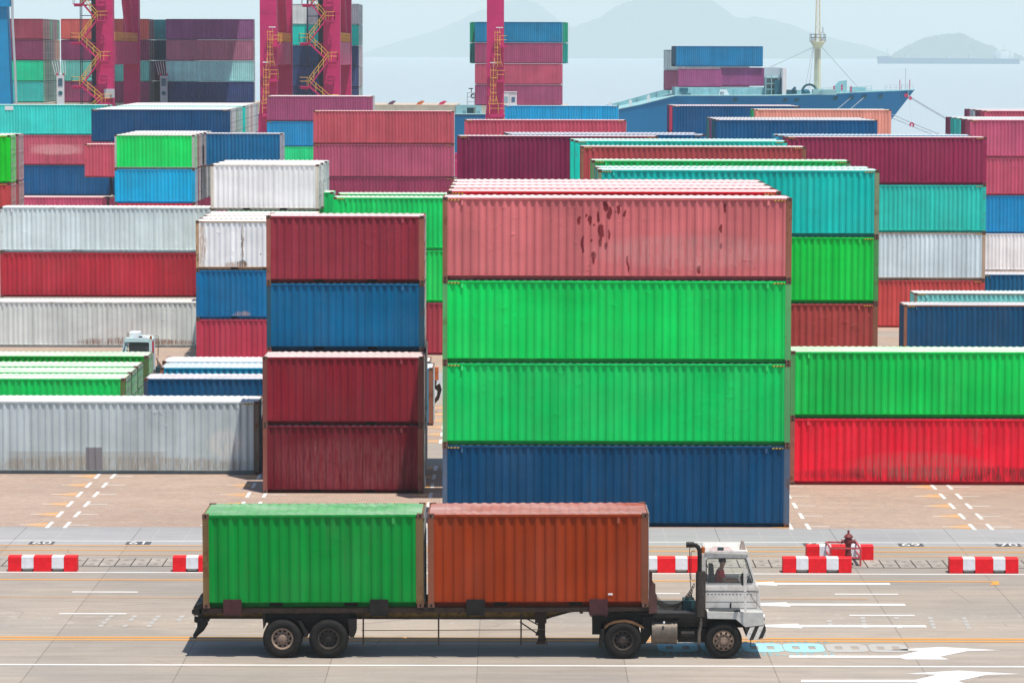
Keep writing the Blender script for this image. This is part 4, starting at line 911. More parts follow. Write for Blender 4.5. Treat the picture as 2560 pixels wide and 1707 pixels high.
    # pipes, hoses and boxes behind the cab
    hp = MB()
    hp.tube([(zx(1518), .5, zz(470)), (zx(1480), .5, zz(472)), (zx(1470), .5, zz(482)), (zx(1470), .5, zz(660)), (zx(1490), .5, zz(900))], .010, 6)
    hp.tube([(zx(1518), .62, zz(508)), (zx(1492), .62, zz(510)), (zx(1484), .62, zz(522)), (zx(1484), .62, zz(735)), (zx(1495), .62, zz(750)), (zx(1520), .62, zz(750))], .010, 6)
    hp.build("hose_rack", M['black'], R)
    def coil(p0, p1, sag, turns, rad, yc):
        pts = []
        n = turns*9
        for i in range(n+1):
            tt = i/n; a = 2*PI*turns*tt; x = p0[0]+(p1[0]-p0[0])*tt; z = p0[1]+(p1[1]-p0[1])*tt - sag*4*tt*(1-tt)
            pts.append((x+rad*.55*math.sin(a), yc+rad*math.cos(a), z+rad*math.sin(a+.5)))
        return pts
    ah = MB(); ah.tube(coil((zx(1198), zz(915)), (zx(1500), zz(850)), .34, 26, .065, .8), .0085, 5); ah.tube(coil((zx(1198), zz(945)), (zx(1500), zz(900)), .22, 24, .06, 1.05), .0085, 5); ah.tube(coil((zx(1440), zz(905)), (zx(1515), zz(790)), .02, 6, .07, .7), .0085, 5)
    ah.build("air_hose", M['black'], R)
    bx = MB(); bx.box(zx(1422), zx(1516), .55, 1.2, zz(1012), zz(916)); bx.build("battery_box", M['teal_box'], R)
    seat = MB(); seat.box(zx(1650), zx(1790), .86, 1.36, 1.50, 1.66); seat.prism(Q([(1640, 850), (1690, 850), (1675, 640), (1640, 640)]), .86, 1.36); seat.build("seat", M['seat_dark'], R)
    sw_ = MB(); cxs, czs = zx(1895), zz(800)
    ringp = [(cxs-.10*math.sin(2*PI*k/16)*.9, 1.11+.21*math.cos(2*PI*k/16), czs+.20*math.sin(2*PI*k/16)*.55) for k in range(18)]
    sw_.tube(ringp, .014, 6); sw_.cyl((cxs, 1.11, czs), (cxs+.14, 1.11, czs-.30), .025, 8); sw_.build("steering_wheel", M['gasket'], R)
    ds = MB(); ds.prism(Q([(1945, 800), (2005, 775), (2030, 830), (2035, 960), (1990, 960)]), .50, 1.78); ds.build("dashboard", M['seat_dark'], R)
    return R
tractor("white yard tractor with dark upright exhaust pulling the two container trailer", (0, TY, 0))

# driver behind the glass
dv = thing("person", "driver in a red shirt and dark trousers sitting in the white tractor cab", "person", (0, TY, 0))
def skin(name, pts, edges, radii, mat, parent, sub=2):
    me = bpy.data.meshes.new(name); me.from_pydata(pts, edges, []); o = put(name, me, parent)
    me.materials.append(mat); md = o.modifiers.new("skin", 'SKIN'); md.use_smooth_shade = True
    for i, r_ in enumerate(radii): me.skin_vertices[0].data[i].radius = (r_, r_)
    me.skin_vertices[0].data[0].use_root = True
    o.modifiers.new("sub", 'SUBSURF').levels = sub; o.modifiers["sub"].render_levels = sub; return o
yc = 1.11; X0 = zx(1735)
P_ = [(X0, yc, 1.74), (X0-.03, yc, 1.95), (X0+.0, yc, 2.22), (X0+.02, yc, 2.33), (X0+.04, yc, 2.40), (X0+.06, yc, 2.47), (X0+.07, yc, 2.56),
      (X0+.0, yc-.19, 2.27), (X0+.10, yc-.24, 2.02), (X0+.34, yc-.20, 2.02), (X0+.43, yc-.18, 2.03),
      (X0+.0, yc+.19, 2.27), (X0+.10, yc+.24, 2.02), (X0+.34, yc+.20, 2.02), (X0+.43, yc+.18, 2.03),
      (X0+.05, yc-.10, 1.74), (X0+.45, yc-.12, 1.76), (X0+.55, yc-.12, 1.36), (X0+.68, yc-.12, 1.33),
      (X0+.05, yc+.10, 1.74), (X0+.45, yc+.12, 1.76), (X0+.55, yc+.12, 1.36), (X0+.68, yc+.12, 1.33)]
E_ = [(0,1),(1,2),(2,3),(3,4),(4,5),(5,6),(2,7),(7,8),(8,9),(9,10),(2,11),(11,12),(12,13),(13,14),(0,15),(15,16),(16,17),(17,18),(0,19),(19,20),(20,21),(21,22)]
R_ = [.15,.15,.14,.075,.055,.085,.095, .075,.055,.042,.032, .075,.055,.042,.032, .10,.075,.05,.045, .10,.075,.05,.045]
for sgn in (-1, 1):                                      # fingers and thumb closing on the wheel rim
    base = 10 if sgn < 0 else 14
    for k in range(4):
        i0 = len(P_); yy = yc+sgn*.18+(k-1.5)*.018; ln = (.052, .06, .056, .044)[k]
        P_ += [(X0+.47, yy, 2.045), (X0+.47+ln*.6, yy, 2.035), (X0+.475+ln*.55, yy, 2.005)]; E_ += [(base, i0), (i0, i0+1), (i0+1, i0+2)]; R_ += [.010, .009, .008]
    i0 = len(P_); P_ += [(X0+.455, yc+sgn*.18-sgn*.045, 2.03), (X0+.49, yc+sgn*.18-sgn*.055, 2.02)]; E_ += [(base, i0), (i0, i0+1)]; R_ += [.011, .009]
skin("body", P_, E_, R_, M['skin'], dv)
skin("shirt", [(X0, yc, 1.78), (X0-.03, yc, 1.95), (X0, yc, 2.20), (X0+.01, yc, 2.31), (X0, yc-.20, 2.27), (X0+.07, yc-.24, 2.10), (X0, yc+.20, 2.27), (X0+.07, yc+.24, 2.10)], [(0,1),(1,2),(2,3),(2,4),(4,5),(2,6),(6,7)], [.175,.185,.18,.09,.10,.082,.10,.082], M['shirt'], dv)
skin("trousers", [(X0, yc, 1.72), (X0+.05, yc-.10, 1.73), (X0+.45, yc-.12, 1.76), (X0+.55, yc-.12, 1.42), (X0+.05, yc+.10, 1.73), (X0+.45, yc+.12, 1.76), (X0+.55, yc+.12, 1.42)], [(0,1),(1,2),(2,3),(0,4),(4,5),(5,6)], [.16,.115,.088,.065,.115,.088,.065], M['trousers'], dv)
hr = MB()
hr.lathe([(.098, 2.53), (.108, 2.57), (.10, 2.62), (.07, 2.66), (.02, 2.675)], X0+.055, yc, 14); hr.build("hair", M['hair'], dv, smooth=True)
fc = MB(); fc.cyl((X0+.15, yc, 2.545), (X0+.178, yc, 2.525), .016, 6, .010); fc.build("nose", M['skin'], dv, smooth=True)
fc = MB(); fc.box(X0+.145, X0+.158, yc-.025, yc+.025, 2.485, 2.494); fc.build("mouth", plain("lip", (.25, .09, .07)), dv)
for sg in (-1, 1):
    MB().cyl((X0+.135, yc+sg*.035, 2.562), (X0+.155, yc+sg*.035, 2.562), .010, 8).build("eye", M['hair'], dv)
    MB().cyl((X0+.065, yc+sg*.090, 2.545), (X0+.065, yc+sg*.112, 2.545), .026, 8, .02).build("ear", M['skin'], dv, smooth=True)

# second tractor far behind, facing the other way
tractor("pale blue yard tractor cab with amber beacon showing above the green roofs", (-12.05, 164.0, 0), 'cab_blue', True)
# rusty machine end seen in the gap
rm = thing("rusty_trailer", "rusty orange trailer tail seen in the gap beside the brown corner post", "trailer", (-3.95, 158.5, 0))
q = MB(); q.box(0, .42, 0, 2.4, 1.18, 1.42); q.build("tail_frame", M['chassis'], rm)
q = MB(); q.box(.25, .55, .05, .35, 1.50, 2.10); q.build("tail_board", M['orange_plain'], rm)
q = MB(); q.prism([(.30, 1.18), (.62, 1.35), (.70, 1.05), (.58, .62), (.40, .42), (.36, .60), (.48, .80), (.50, 1.0)], .05, .18); q.build("bumper_arm", M['chassis'], rm)
wheel(rm, -.35, .0, .52, .515, .29, -1)
# ------------------------------------------------------------------ quay cranes
QY = 430.0
def rail_run(mb, pts, h=1.1, posts=True, r=.035):
    """handrail along PTS: top rail, mid rail and posts"""
    for dz in (h, h*.55): mb.tube([(p[0], p[1], p[2]+dz) for p in pts], r, 4)
    if posts:
        for a_, b_ in zip(pts, pts[1:]):
            L_ = (Vector(b_)-Vector(a_)).length; n = max(1, round(L_/1.1))
            for i in range(n+1):
                p = Vector(a_).lerp(Vector(b_), i/n); mb.cyl(p, p+Vector((0, 0, h)), r, 4)
def crane(label, xl, xr, g0, g1):
    R = thing("quay_crane", label, "crane", (0, 0, 0), "magenta quay cranes")
    P = M['crane_pink']
    for x in (xl, xr):
        lg = MB(); lg.box(x-1.04, x+1.04, QY, QY+2.0, 10.2, 46); lg.prism([(x-1.04, 10.2), (x+1.04, 10.2), (x+1.3, 3.2), (x-1.75, 3.2)], QY, QY+2.0)
        for z in (14.9, 21.5, 28.0): lg.box(x-1.06, x+1.06, QY-.02, QY+.0, z-.05, z+.05)
        lg.build("leg", P, R)
        lg = MB(); lg.box(x-1.02, x+1.02, QY+30, QY+32, 3.2, 46); lg.build("leg", P, R)
        pb = MB(); pb.prism([(QY+2.0, 17.9), (QY+30, 17.9), (QY+30, 15.0), (QY+2.0, 15.0)], x-.95, x+.95, 'x'); pb.build("portal_beam", P, R)
        ds = MB(); ds.cyl((x, QY+29.2, 18.1), (x, QY+6.0, 44), .62, 10); ds.build("diagonal_strut", P, R, smooth=True)
        rl = MB(); rail_run(rl, [(x+.95, QY+3, 17.95), (x+.95, QY+29, 17.95)], 1.1, True, .04); rl.build("handrail", M['rail_yellow'], R)
    sb = MB(); sb.box(xl-2.5, xr+2.5, QY-.3, QY+2.3, 1.2, 3.2); sb.build("sill_beam", P, R)
    sb = MB(); sb.box(xl-2.5, xr+2.5, QY+29.7, QY+32.3, 1.2, 3.2); sb.build("sill_beam", P, R)
    tb = MB(); tb.box(xl+1.04, xr-1.04, QY+.1, QY+1.9, 38, 41); tb.build("portal_beam", P, R)
    gd = MB(); gd.box(g0, g1, QY-4, QY+75, 50, 53.2)  # unseen girder slab, width shaped to throw shade on the ship stacks
    for x in (g0+1, g1-1): gd.box(x-.5, x+.5, QY-3, QY+70, 53.2, 54.4)
    gd.build('shade_girder', P, R)
    mh = MB(); mh.box(g0+.6, g1-.6, QY+2, QY+22, 54.5, 60); mh.prism([(g0+.2, 60), (g1-.2, 60), ((g0+g1)/2, 61.6)], QY+1.6, QY+22.4); mh.build('unseen_machinery_house', M['ship_white'], R)  # unseen house, added on the girder as part of the shade caster
    for x in (xl, xr):
        ct = MB(); ct.box(x-1.0, x+1.0, QY+.1, QY+31.9, 46, 48.5); ct.build('upper_beam', P, R)
        hg = MB(); hg.box(x-.8, x+.8, QY+.5, QY+1.9, 48.5, 50); hg.box(x-.8, x+.8, QY+30, QY+31.5, 48.5, 50); hg.build('girder_support', P, R)
    bo = MB()
    for x in (xl, xr):
        for dx in (-2.0, -.7, .7, 2.0): bo.cyl((x+dx, QY+.6, .45), (x+dx, QY+1.4, .45), .45, 12); bo.cyl((x+dx, QY+30.6, .45), (x+dx, QY+31.4, .45), .45, 12)
    bo.build("bogie_wheels", M['black'], R, smooth=True)
    # zigzag stairs up the face of the left leg
    y = QY-1.6
    lvl = [(xl+.35, 10.3, 1), (xl-3.25, 12.45, -1), (xl+.20, 15.55, 1), (xl-3.3, 17.85, -1), (xl-.15, 20.55, 1), (xl-3.0, 22.6, -1), (xl+.1, 25.2, 1), (xl-3.2, 27.6, -1)]
    lvl = [(xl-3.2, 8.0, -1)] + lvl
    fl = MB(); ra = MB()
    for (x0, z0, s0), (x1, z1, s1) in zip(lvl, lvl[1:]):
        a_ = Vector((x0+(.55 if s0 < 0 else -.55), y, z0)); b_ = Vector((x1+(-.55 if s1 > 0 else .55), y, z1))
        n = 9
        for yy in (y-.38, y+.38): fl.prism([(a_.x, a_.z-.18), (b_.x, b_.z-.18), (b_.x, b_.z+.06), (a_.x, a_.z+.06)], yy-.03, yy+.03)
        for i in range(n):
            p = a_.lerp(b_, (i+.5)/n); fl.box(p.x-.16, p.x+.16, y-.35, y+.35, p.z-.02, p.z+.02)
        for yy in (y-.42, y+.42): rail_run(ra, [(a_.x, yy, a_.z), (b_.x, yy, b_.z)], 1.05, True, .032)
    for x0, z0, s0 in lvl:
        pl = MB(); pl.box(x0-.62, x0+.62, y-.6, y+.9, z0-.16, z0-.04); pl.box(x0-.5, x0+.5, y-.3, y+.3, z0-.42, z0-.161)
        e = x0+s0*.6
        rail_run(ra, [(x0-s0*.45, y-.58, z0), (e, y-.58, z0), (e, y+.85, z0), (x0-s0*.2, y+.85, z0)], 1.05, True, .035)
        if s0 < 0: pl.box(x0+.2, xl-1.0, QY-.5, QY-.2, z0-.30, z0-.14)
        pl.build("stair_landing", P, R)
    fl.build("stair_flight", P, R); ra.build("handrail", M['rail_yellow'], R)
    # lift shaft of thin bars with a dark core
    sh = MB()
    for x0 in (xl-3.1, xl-1.5):
        for yy in (QY+1.0, QY+2.6): sh.box(x0-.05, x0+.05, yy-.05, yy+.05, 3, 30)
    for k in range(14):
        z = 4+k*1.9
        for yy in (QY+1.0, QY+2.6): sh.box(xl-3.05, xl-1.55, yy-.04, yy+.04, z-.04, z+.04)
    sh.box(xl-1.75, xl-1.06, QY+1.2, QY+2.4, 3, 30); sh.build("lift_shaft", M['dark_blue_steel'], R)
    # caged ladders on the right leg
    ld = MB(); ldp = MB(); yl = QY-.55
    for (x0, za, zb) in ((xr+.30, 14.9, 19.3), (xr-.22, 10.2, 14.9)):
        for dx in (-.33, 0.0, .33): ld.cyl((x0+dx, yl+(-.35 if dx == 0 else 0), za), (x0+dx, yl+(-.35 if dx == 0 else 0), zb), .035, 4)
        n = int((zb-za)/.32)
        for i in range(n): ld.cyl((x0-.2, yl+.2, za+i*.32), (x0+.2, yl+.2, za+i*.32), .025, 4)
        k = 0
        z = za+.5
        while z < zb+.01:
            ld.tube([(x0-.38, yl+.2, z), (x0-.38, yl-.2, z), (x0, yl-.38, z), (x0+.38, yl-.2, z), (x0+.38, yl+.2, z)], .035, 4); z += .93
        ld.tube([(x0-.33, yl, za+1.2), (x0-.6, yl, za)], .035, 4); ld.tube([(x0+.33, yl, za+1.2), (x0+.6, yl, za)], .035, 4)
    for (x0, z0) in ((xr+1.0, 17.6), (xr+.72, 13.3)):
        ldp.box(x0-.5, x0+.5, QY-1.0, QY+.6, z0-.35, z0-.05); rail_run(ld, [(x0-.45, QY-.95, z0), (x0+.48, QY-.95, z0), (x0+.48, QY+.5, z0)], 1.1, True, .035)
    ldp.box(xr-.7, xr+1.6, QY-1.0, QY-.02, 8.6, 9.0); rail_run(ld, [(xr-.68, QY-.95, 9.0), (xr+1.5, QY-.95, 9.0)], 1.3, True, .035)
    for yy in (QY-.95, QY-.3): rail_run(ld, [(xr+2.4, yy, 8.6), (xr-.1, yy, 6.3)], 1.0, True, .035)
    ld.build("ladder", M['rail_yellow'], R); ldp.build("ladder_platform", P, R)
    for x0, z0 in ((xr+.55, 19.65), (xr-.2, 15.3)):
        lm = MB(); lm.box(x0-.42, x0+.42, QY-.75, QY-.45, z0, z0+.13); lm.cyl((x0, QY-.6, z0), (x0, QY-.1, z0-.5), .03, 5); lm.build("flood_lamp", M['lamp_white'], R)
    return R
cr1 = crane("magenta quay crane with yellow zigzag stairs before the ship's left stack", -50.85, -30.45, -51.5, -33.0)
cr2 = crane("magenta quay crane whose ladder leg stands before the blue topped ship stack", -22.55, -2.18, -23.2, -15.8)
cbx = MB(); cbx.box(-50.9, -49.6, QY-.5, QY-.01, 10.9, 12.0); cbx.build('switch_box', M['ship_grey'], cr1)
bc_ = thing("quay_crane", "blue crane leg with grey pipe cut by the frame's edge", "crane", (0, 0, 0))
q = MB(); q.prism([(-65.6, 46), (-63.7, 46), (-64.4, 22.0), (-63.75, 3), (-66.8, 3), (-66.2, 22.0)], 440, 442.2); q.build("leg", M['crane_blue'], bc_)
q = MB(); q.box(-68, -63.6, 439.6, 439.98, 22.3, 24.2); q.build("portal_beam", M['crane_blue'], bc_)
q = MB(); q.tube([(-63.65, 439.4, 24.2), (-63.6, 439.4, 20), (-63.35, 439.4, 14), (-63.1, 439.4, 3)], .16, 8); q.build("cable_pipe", M['ship_grey'], bc_)

# ------------------------------------------------------------------ container ship
SEA = -3.5; SC = 489.0
ship = thing("container_ship", "blue hulled container ship with cream foremast moored along the quay", "ship", (0, 0, 0))
stn = [(-95, 11, 10.6, 8.1), (-60, 11, 10.8, 8.1), (-20, 11, 10.8, 8.1), (5, 11, 10.8, 8.12), (12.1, 11, 10.6, 8.25), (14.6, 11, 10.4, 8.85), (17.7, 11, 10.1, 9.48), (22.6, 10.9, 9.4, 10.74), (28.8, 10.5, 8.2, 10.75), (35.4, 9.6, 6.6, 10.76), (40, 8.5, 5.0, 10.85), (45.4, 6.7, 3.4, 11.05), (51, 4.0, 1.6, 11.30), (55, 1.5, .6, 11.42), (57, .12, .1, 11.50)]
hb = MB(); n = len(stn); rows = []
for i, (x, h1, h0, z) in enumerate(stn):
    tt = max(0, (x-38)/19.0); tt = min(1, tt)
    rows.append([(x, SC-h1, z), (x-.77*4.0*tt, SC-(h1*.55+h0*.45), z-4.0), (x-.77*9*tt, SC-(h1*.25+h0*.75), z-9.0), (x-.77*15*tt, SC-h0, SEA-2)])
for side in (0, 1):
    vs_ = [(p[0], p[1] if side == 0 else 2*SC-p[1], p[2]) for r_ in rows for p in r_]
    hb.add(vs_, [[i*4+j, (i+1)*4+j, (i+1)*4+j+1, i*4+j+1] for i in range(n-1) for j in range(3)])
hb.build("hull", M['hull'], ship, smooth=True)
dk_ = MB()
top = [(x, SC-h1+.05, z-.02) for x, h1, h0, z in stn]; bot = [(x, SC+h1-.05, z-.02) for x, h1, h0, z in stn]
dk_.add(top+bot, [[i, i+1, n+i+1, n+i] for i in range(n-1)]); dk_.build("deck", M['deck_teal'], ship)
gw = MB(); gw.tube([(x, SC-h1, z+.02) for x, h1, h0, z in stn], .09, 5); gw.tube([(x, SC+h1, z+.02) for x, h1, h0, z in stn[3:]], .09, 5); gw.build("gunwale_line", M['deck_teal'], ship)
bw_ = MB()                                               # far side bulwark rising to the forecastle
far = [(12.6, 8.9), (15.5, 9.55), (18.2, 10.3), (21.0, 11.1), (22.8, 11.5)]
bw_.add([(x, 499.6, z-1.2) for x, z in far]+[(x, 499.6, z) for x, z in far], [[i, i+1, 5+i+1, 5+i] for i in range(4)])
for x, z in far[1:]: bw_.box(x-.10, x+.10, 499.0, 499.55, z-1.2, z)
bw_.build("bulwark", M['deck_teal'], ship)
wp = MB()
for x, z in ((13.6, 8.9), (16.4, 9.2), (18.9, 9.9)): wp.prism([(x-.22, z-.6), (x+.22, z-.6), (x+.22, z+.75), (x, z+1.0), (x-.22, z+.75)], 479.2, 479.6)
wp.build("deck_posts", M['ship_white'], ship)
# mast
ms = MB(); ms.cyl((43.2, SC, 10.6), (43.2, SC, 17.2), .50, 14, .44); ms.cyl((43.2, SC, 17.2), (43.2, SC, 18.15), .44, 14, 1.0)
mo = ms.build("foremast", M['mast_cream'], ship, smooth=True)
pt = MB(); pt.cyl((43.2, SC, 18.15), (43.2, SC, 18.30), 1.15, 16); pt.build("mast_platform", M['mast_cream'], mo)
rl = MB(); ring = [(43.2+1.12*math.cos(2*PI*k/10), SC+1.12*math.sin(2*PI*k/10), 18.3) for k in range(11)]; rail_run(rl, ring, 1.0, True, .035); rl.build("platform_rail", M['dark_blue_steel'], mo)
eq = MB(); eq.box(42.3, 42.6, SC-.9, SC-.5, 18.3, 18.8); eq.box(43.6, 44.2, SC-.8, SC-.3, 18.3, 18.75); eq.box(43.5, 44.1, SC-.3, SC, 19.5, 19.62); eq.cyl((43.9, SC-.2, 19.6), (43.9, SC-.2, 20.3), .08, 6); eq.build("mast_lamps", M['ship_grey'], mo)
lt = MB()
for dx, dy in ((-.32, -.32), (.32, -.32), (-.32, .32), (.32, .32)): lt.cyl((43.2+dx, SC+dy, 18.3), (43.2+dx*.62, SC+dy*.62, 26.5), .05, 5)
for k in range(14):
    z = 18.5+k*.58; f = 1-.38*(z-18.3)/8.2; g2 = 1-.38*(z+.58-18.3)/8.2; e = .32*f; e2 = .32*g2
    for s in (-1, 1):
        lt.cyl((43.2-e, SC+s*e, z), (43.2+e, SC+s*e, z), .035, 4); lt.cyl((43.2-e*(1 if k % 2 else -1), SC+s*e, z), (43.2+e2*(1 if k % 2 else -1), SC+s*e2, z+.58), .03, 4)
lt.build("lattice_top", M['mast_cream'], mo)
ld = MB()
for k in range(22): ld.box(43.0, 43.4, SC-.50, SC-.44, 11+k*.3, 11.05+k*.3)
ld.build("mast_rungs", M['ship_grey'], mo)
sy = MB()
for a_, b_ in (((42.9, SC, 17.6), (36.4, SC, 14.6)), ((43.7, SC, 17.6), (48.8, SC, 12.0)), ((41.8, SC-2, 11.2), (42.6, SC-.4, 17.4)), ((41.2, SC-2, 11.2), (42.5, SC-.4, 17.4))): sy.cyl(a_, b_, .04, 4)
sy.build("mast_stays", M['rope'], mo)
# winches, breakwater, deck gear
wn = MB()
wn.cyl((40.5, 482.0, 11.15), (41.3, 483.4, 11.15), .45, 14); wn.build("winch_drum", M['deck_dark'], ship, smooth=True)
wn = MB(); wn.lathe_y([(1.15, 484.5), (1.15, 485.2), (.85, 485.2), (.85, 484.5)], 41.7, 11.25, 20); wn.build("winch_frame", M['deck_teal'], ship, smooth=True)
wn = MB(); wn.box(41.9, 45.2, 481.0, 483.0, 10.85, 11.6); wn.box(39.6, 40.3, 481.2, 483, 10.8, 11.5); wn.prism([(45.6, 10.9), (47.2, 10.9), (47.2, 12.85), (46.2, 12.7), (45.4, 11.9)], 487, 489.0); wn.build("windlass", M['deck_teal'], ship)
wn = MB(); wn.box(47.8, 49.9, 487.5, 489.5, 11.0, 11.85); wn.build("deck_box", M['deck_teal'], ship)
wn = MB(); wn.box(38.2, 39.6, 480.4, 481.6, 10.8, 11.55); wn.cyl((39.0, 480.3, 11.5), (39.4, 480.3, 11.9), .2, 8); wn.build("mooring_bitts", M['deck_dark'], ship)
rl = MB(); rail_run(rl, [(42.0, 480.6, 10.9), (45.6, 481.6, 11.0), (50.5, 485.2, 11.2)], .85, True, .035); rl.build("deck_rail", M['deck_teal'], ship)
gr = MB()
for x, z in ((45.0, 11.7), (47.4, 11.7), (46.1, 11.9)): gr.box(x, x+.24, 484.0, 484.3, z-.5, z+.35)
gr.build("red_fittings", M['guard_pink'], ship)
bk = MB(); bk.box(37.6, 38.15, 480.5, 497.5, 10.76, 14.6); bk.build("breakwater", M['ship_white'], ship)
bk = MB(); bk.box(35.3, 37.58, 484.0, 484.3, 10.6, 14.6); bk.build("side_screen", M['ship_grey'], ship)
bk = MB()
for z in (11.6, 12.4, 13.2): bk.box(35.3, 37.4, 482.2, 484.0, z-.05, z+.05)
for x in (35.4, 36.2, 37.2): bk.box(x-.05, x+.05, 482.2, 482.3, 10.76, 13.6)
bk.build("lashing_gangway", M['deck_teal'], ship)
bk = MB(); bk.box(36.6, 37.6, 482.0, 482.1, 10.77, 12.9); bk.build("dark_recess", M['deck_dark'], ship)
fr = MB()
for x in (54.9, 56.3): fr.cyl((x, SC, 11.4), (x, SC, 12.9), .06, 5)
fr.build("bow_posts", M['guard_pink'], ship)
fr = MB(); fr.cyl((55.7, SC, 11.4), (55.7, SC, 14.6), .04, 5); rail_run(fr, [(52.5, SC-2.8, 11.35), (55.0, SC-1.4, 11.42), (56.8, SC, 11.5)], .8, True, .03); fr.build("jackstaff", M['ship_grey'], ship)
def hull_y(x, z):
    for (xa, ha, la, za), (xb, hb_, lb, zb) in zip(stn, stn[1:]):
        if xa <= x <= xb:
            t = (x-xa)/(xb-xa); h1 = ha+(hb_-ha)*t; h0 = la+(lb-la)*t; zt = za+(zb-za)*t
            return SC-(h1-(h1-(h1*.55+h0*.45))*min(1, max(0, (zt-z)/4.0)))
for x, z in ((30.9, 10.2), (38.0, 10.2), (39.6, 10.2), (45.2, 10.4), (47.5, 10.45), (49.4, 10.5), (51.9, 10.55), (55.9, 10.75)):
    y0, y1 = hull_y(x-.3, z), hull_y(x+.3, z)
    hh = MB(); hh.add([(x-.38, y0-.05, z-.30), (x+.20, y1-.05, z-.30), (x+.42, y1-.05, z+.30), (x-.18, y0-.05, z+.30)], [[0, 1, 2, 3]]); hh.build("hawse_opening", M['deck_dark'], ship)
# hatch covers, coamings and bridges amidships
hc = MB()
hc.box(-80, -34, 479.4, 498.6, 8.0, 9.55); hc.box(-33.8, -20.9, 479.4, 498.6, 8.0, 8.82); hc.box(-20.6, -7.6, 479.4, 498.6, 8.0, 9.35); hc.box(-5.4, 7.9, 479.4, 498.6, 8.0, 9.28); hc.build("hatch_cover", M['hatch'], ship)
co = MB(); co.box(22.8, 36.5, 483.6, 494.5, 10.6, 11.82)
for k in range(12): co.box(23.3+k*1.1, 23.42+k*1.1, 483.5, 483.6, 10.7, 11.8)
co.build("hatch_coaming", M['deck_teal'], ship)
co = MB(); co.box(23.4, 24.6, 483.45, 483.5, 11.2, 11.75); co.box(23.7, 25.0, 483.3, 483.45, 10.76, 10.98); co.build("dark_recess", M['deck_dark'], ship)
me = text_mesh("02", .55, .01); me.materials.clear(); me.materials.append(M['sign_dark']); o = put("bay_number", me, ship, (29.35, 483.42, 11.0), (PI/2, 0, 0))
co = MB(); co.prism([(28.9, 10.76), (30.4, 10.76), (30.0, 11.55), (29.1, 11.55)], 483.45, 483.5); co.build("number_plate", M['ship_white'], ship)
lb = MB(); lb.box(-7.9, -6.35, 479.2, 480.2, 6.8, 9.35); lb.box(-5.15, -4.3, 479.2, 480.2, 6.8, 9.3); lb.box(-6.349, -5.151, 479.2, 480.2, 9.0, 9.35); lb.box(-6.349, -5.151, 479.3, 480.2, 7.9, 8.2)
lbo = lb.build("lashing_bridge", M['deck_teal'], ship)
lb = MB(); lb.box(-6.34, -5.16, 479.75, 480.0, 6.8, 9.0); lb.box(-7.75, -7.0, 479.13, 479.19, 7.0, 7.6); lb.build("dark_recess", M['deck_dark'], lbo)
for s, x in (("13", -6.72), ("11", -4.72)):
    me = text_mesh(s, .48, .012); me.materials.clear(); me.materials.append(M['sign_dark']); put("bay_number", me, lbo, (x, 479.16, 8.35), (PI/2, 0, 0))
lb = MB()
for x in (-6.3, -5.3):
    for yy in (479.3, 480.1): lb.box(x-.05, x+.05, yy-.05, yy+.05, 9.35, 11.1)
for z in (9.8, 10.45, 11.05): lb.box(-6.3, -5.3, 479.26, 479.34, z-.05, z+.05)
lb.build("vent_frame", M['ship_grey'], lbo)
lb = MB(); lb.lathe_y([(.36, 479.5), (.36, 479.9), (.16, 479.95), (.16, 479.5)], -5.5, 10.6, 14); lb.cyl((-5.75, 479.7, 11.1), (-5.7, 479.7, 11.7), .06, 6); lb.box(-6.1, -5.5, 479.5, 479.9, 11.55, 11.7); lb.build("ventilator", M['dark_blue_steel'], lbo)
ck = thing("checkers_cabin", "small white cabin with blue windows beside the ladder leg of the crane", "cabin", (0, 470, 0))
q = MB(); q.box(-1.22, .58, 0, 1.6, 9.55, 11.25); q.box(-1.27, .63, -.05, 1.65, 11.25, 11.33); q.build("cabin_body", M['ship_white'], ck)
q = MB(); q.box(-1.12, -.62, -.03, -.004, 9.9, 10.65); q.build("window", M['deck_teal'], ck)
q = MB(); q.box(-.14, .34, -.03, -.004, 9.9, 10.6); q.build("window", plain("blue_window_glass", (.10, .20, .36), .2), ck)
q = MB(); q.box(-.35, .52, -.028, -.006, 11.0, 11.06); q.box(-.40, -.36, -.028, -.006, 9.55, 11.05); q.build("door", M['ship_grey'], ck)
q = MB()
for dx in (-1.1, .46):
    for dy in (.1, 1.5): q.box(dx-.08, dx+.08, dy-.08, dy+.08, 0, 9.55)
q.box(-1.3, .66, -.2, 1.8, 9.40, 9.549); q.build("support_frame", M['ship_grey'], ck)
for x0, nm_ in ((-63.3, 0), (-48.95, 1)):
    tw = MB(); tw.box(x0, x0+1.0, 479.0, 479.6, 7.0, 13.3); two = tw.build("lashing_tower", M['ship_grey'] if nm_ else M['ship_white'], ship)
    q = MB()
    for k in range(4): q.box(x0+.2, x0+.8, 478.94, 478.99, 12.0+k*.27-.1, 12.1+k*.27)
    q.cyl((x0+.5, 478.94, 10.9), (x0+.5, 478.99, 10.9), .3, 12); q.build("tower_openings", M['deck_dark'], two)
    q = MB()
    for dx in (.05, .95): q.box(x0+dx-.09, x0+dx+.09, 479.05, 479.3, 13.3, 13.65)
    q.build("tower_lamps", M['guard_pink'], two)
    q = MB()
    for k in range(6): q.cyl((x0-.2+k*.28, 479.3, 13.4), (x0-.7+k*.36, 479.6, 15.3), .045, 4)
    q.build("lashing_rods", M['ship_white'], two)
bins = ((-17.0, 'purple_plain'), (-13.0, 'orange_plain'), (-9.9, 'guard_pink'))
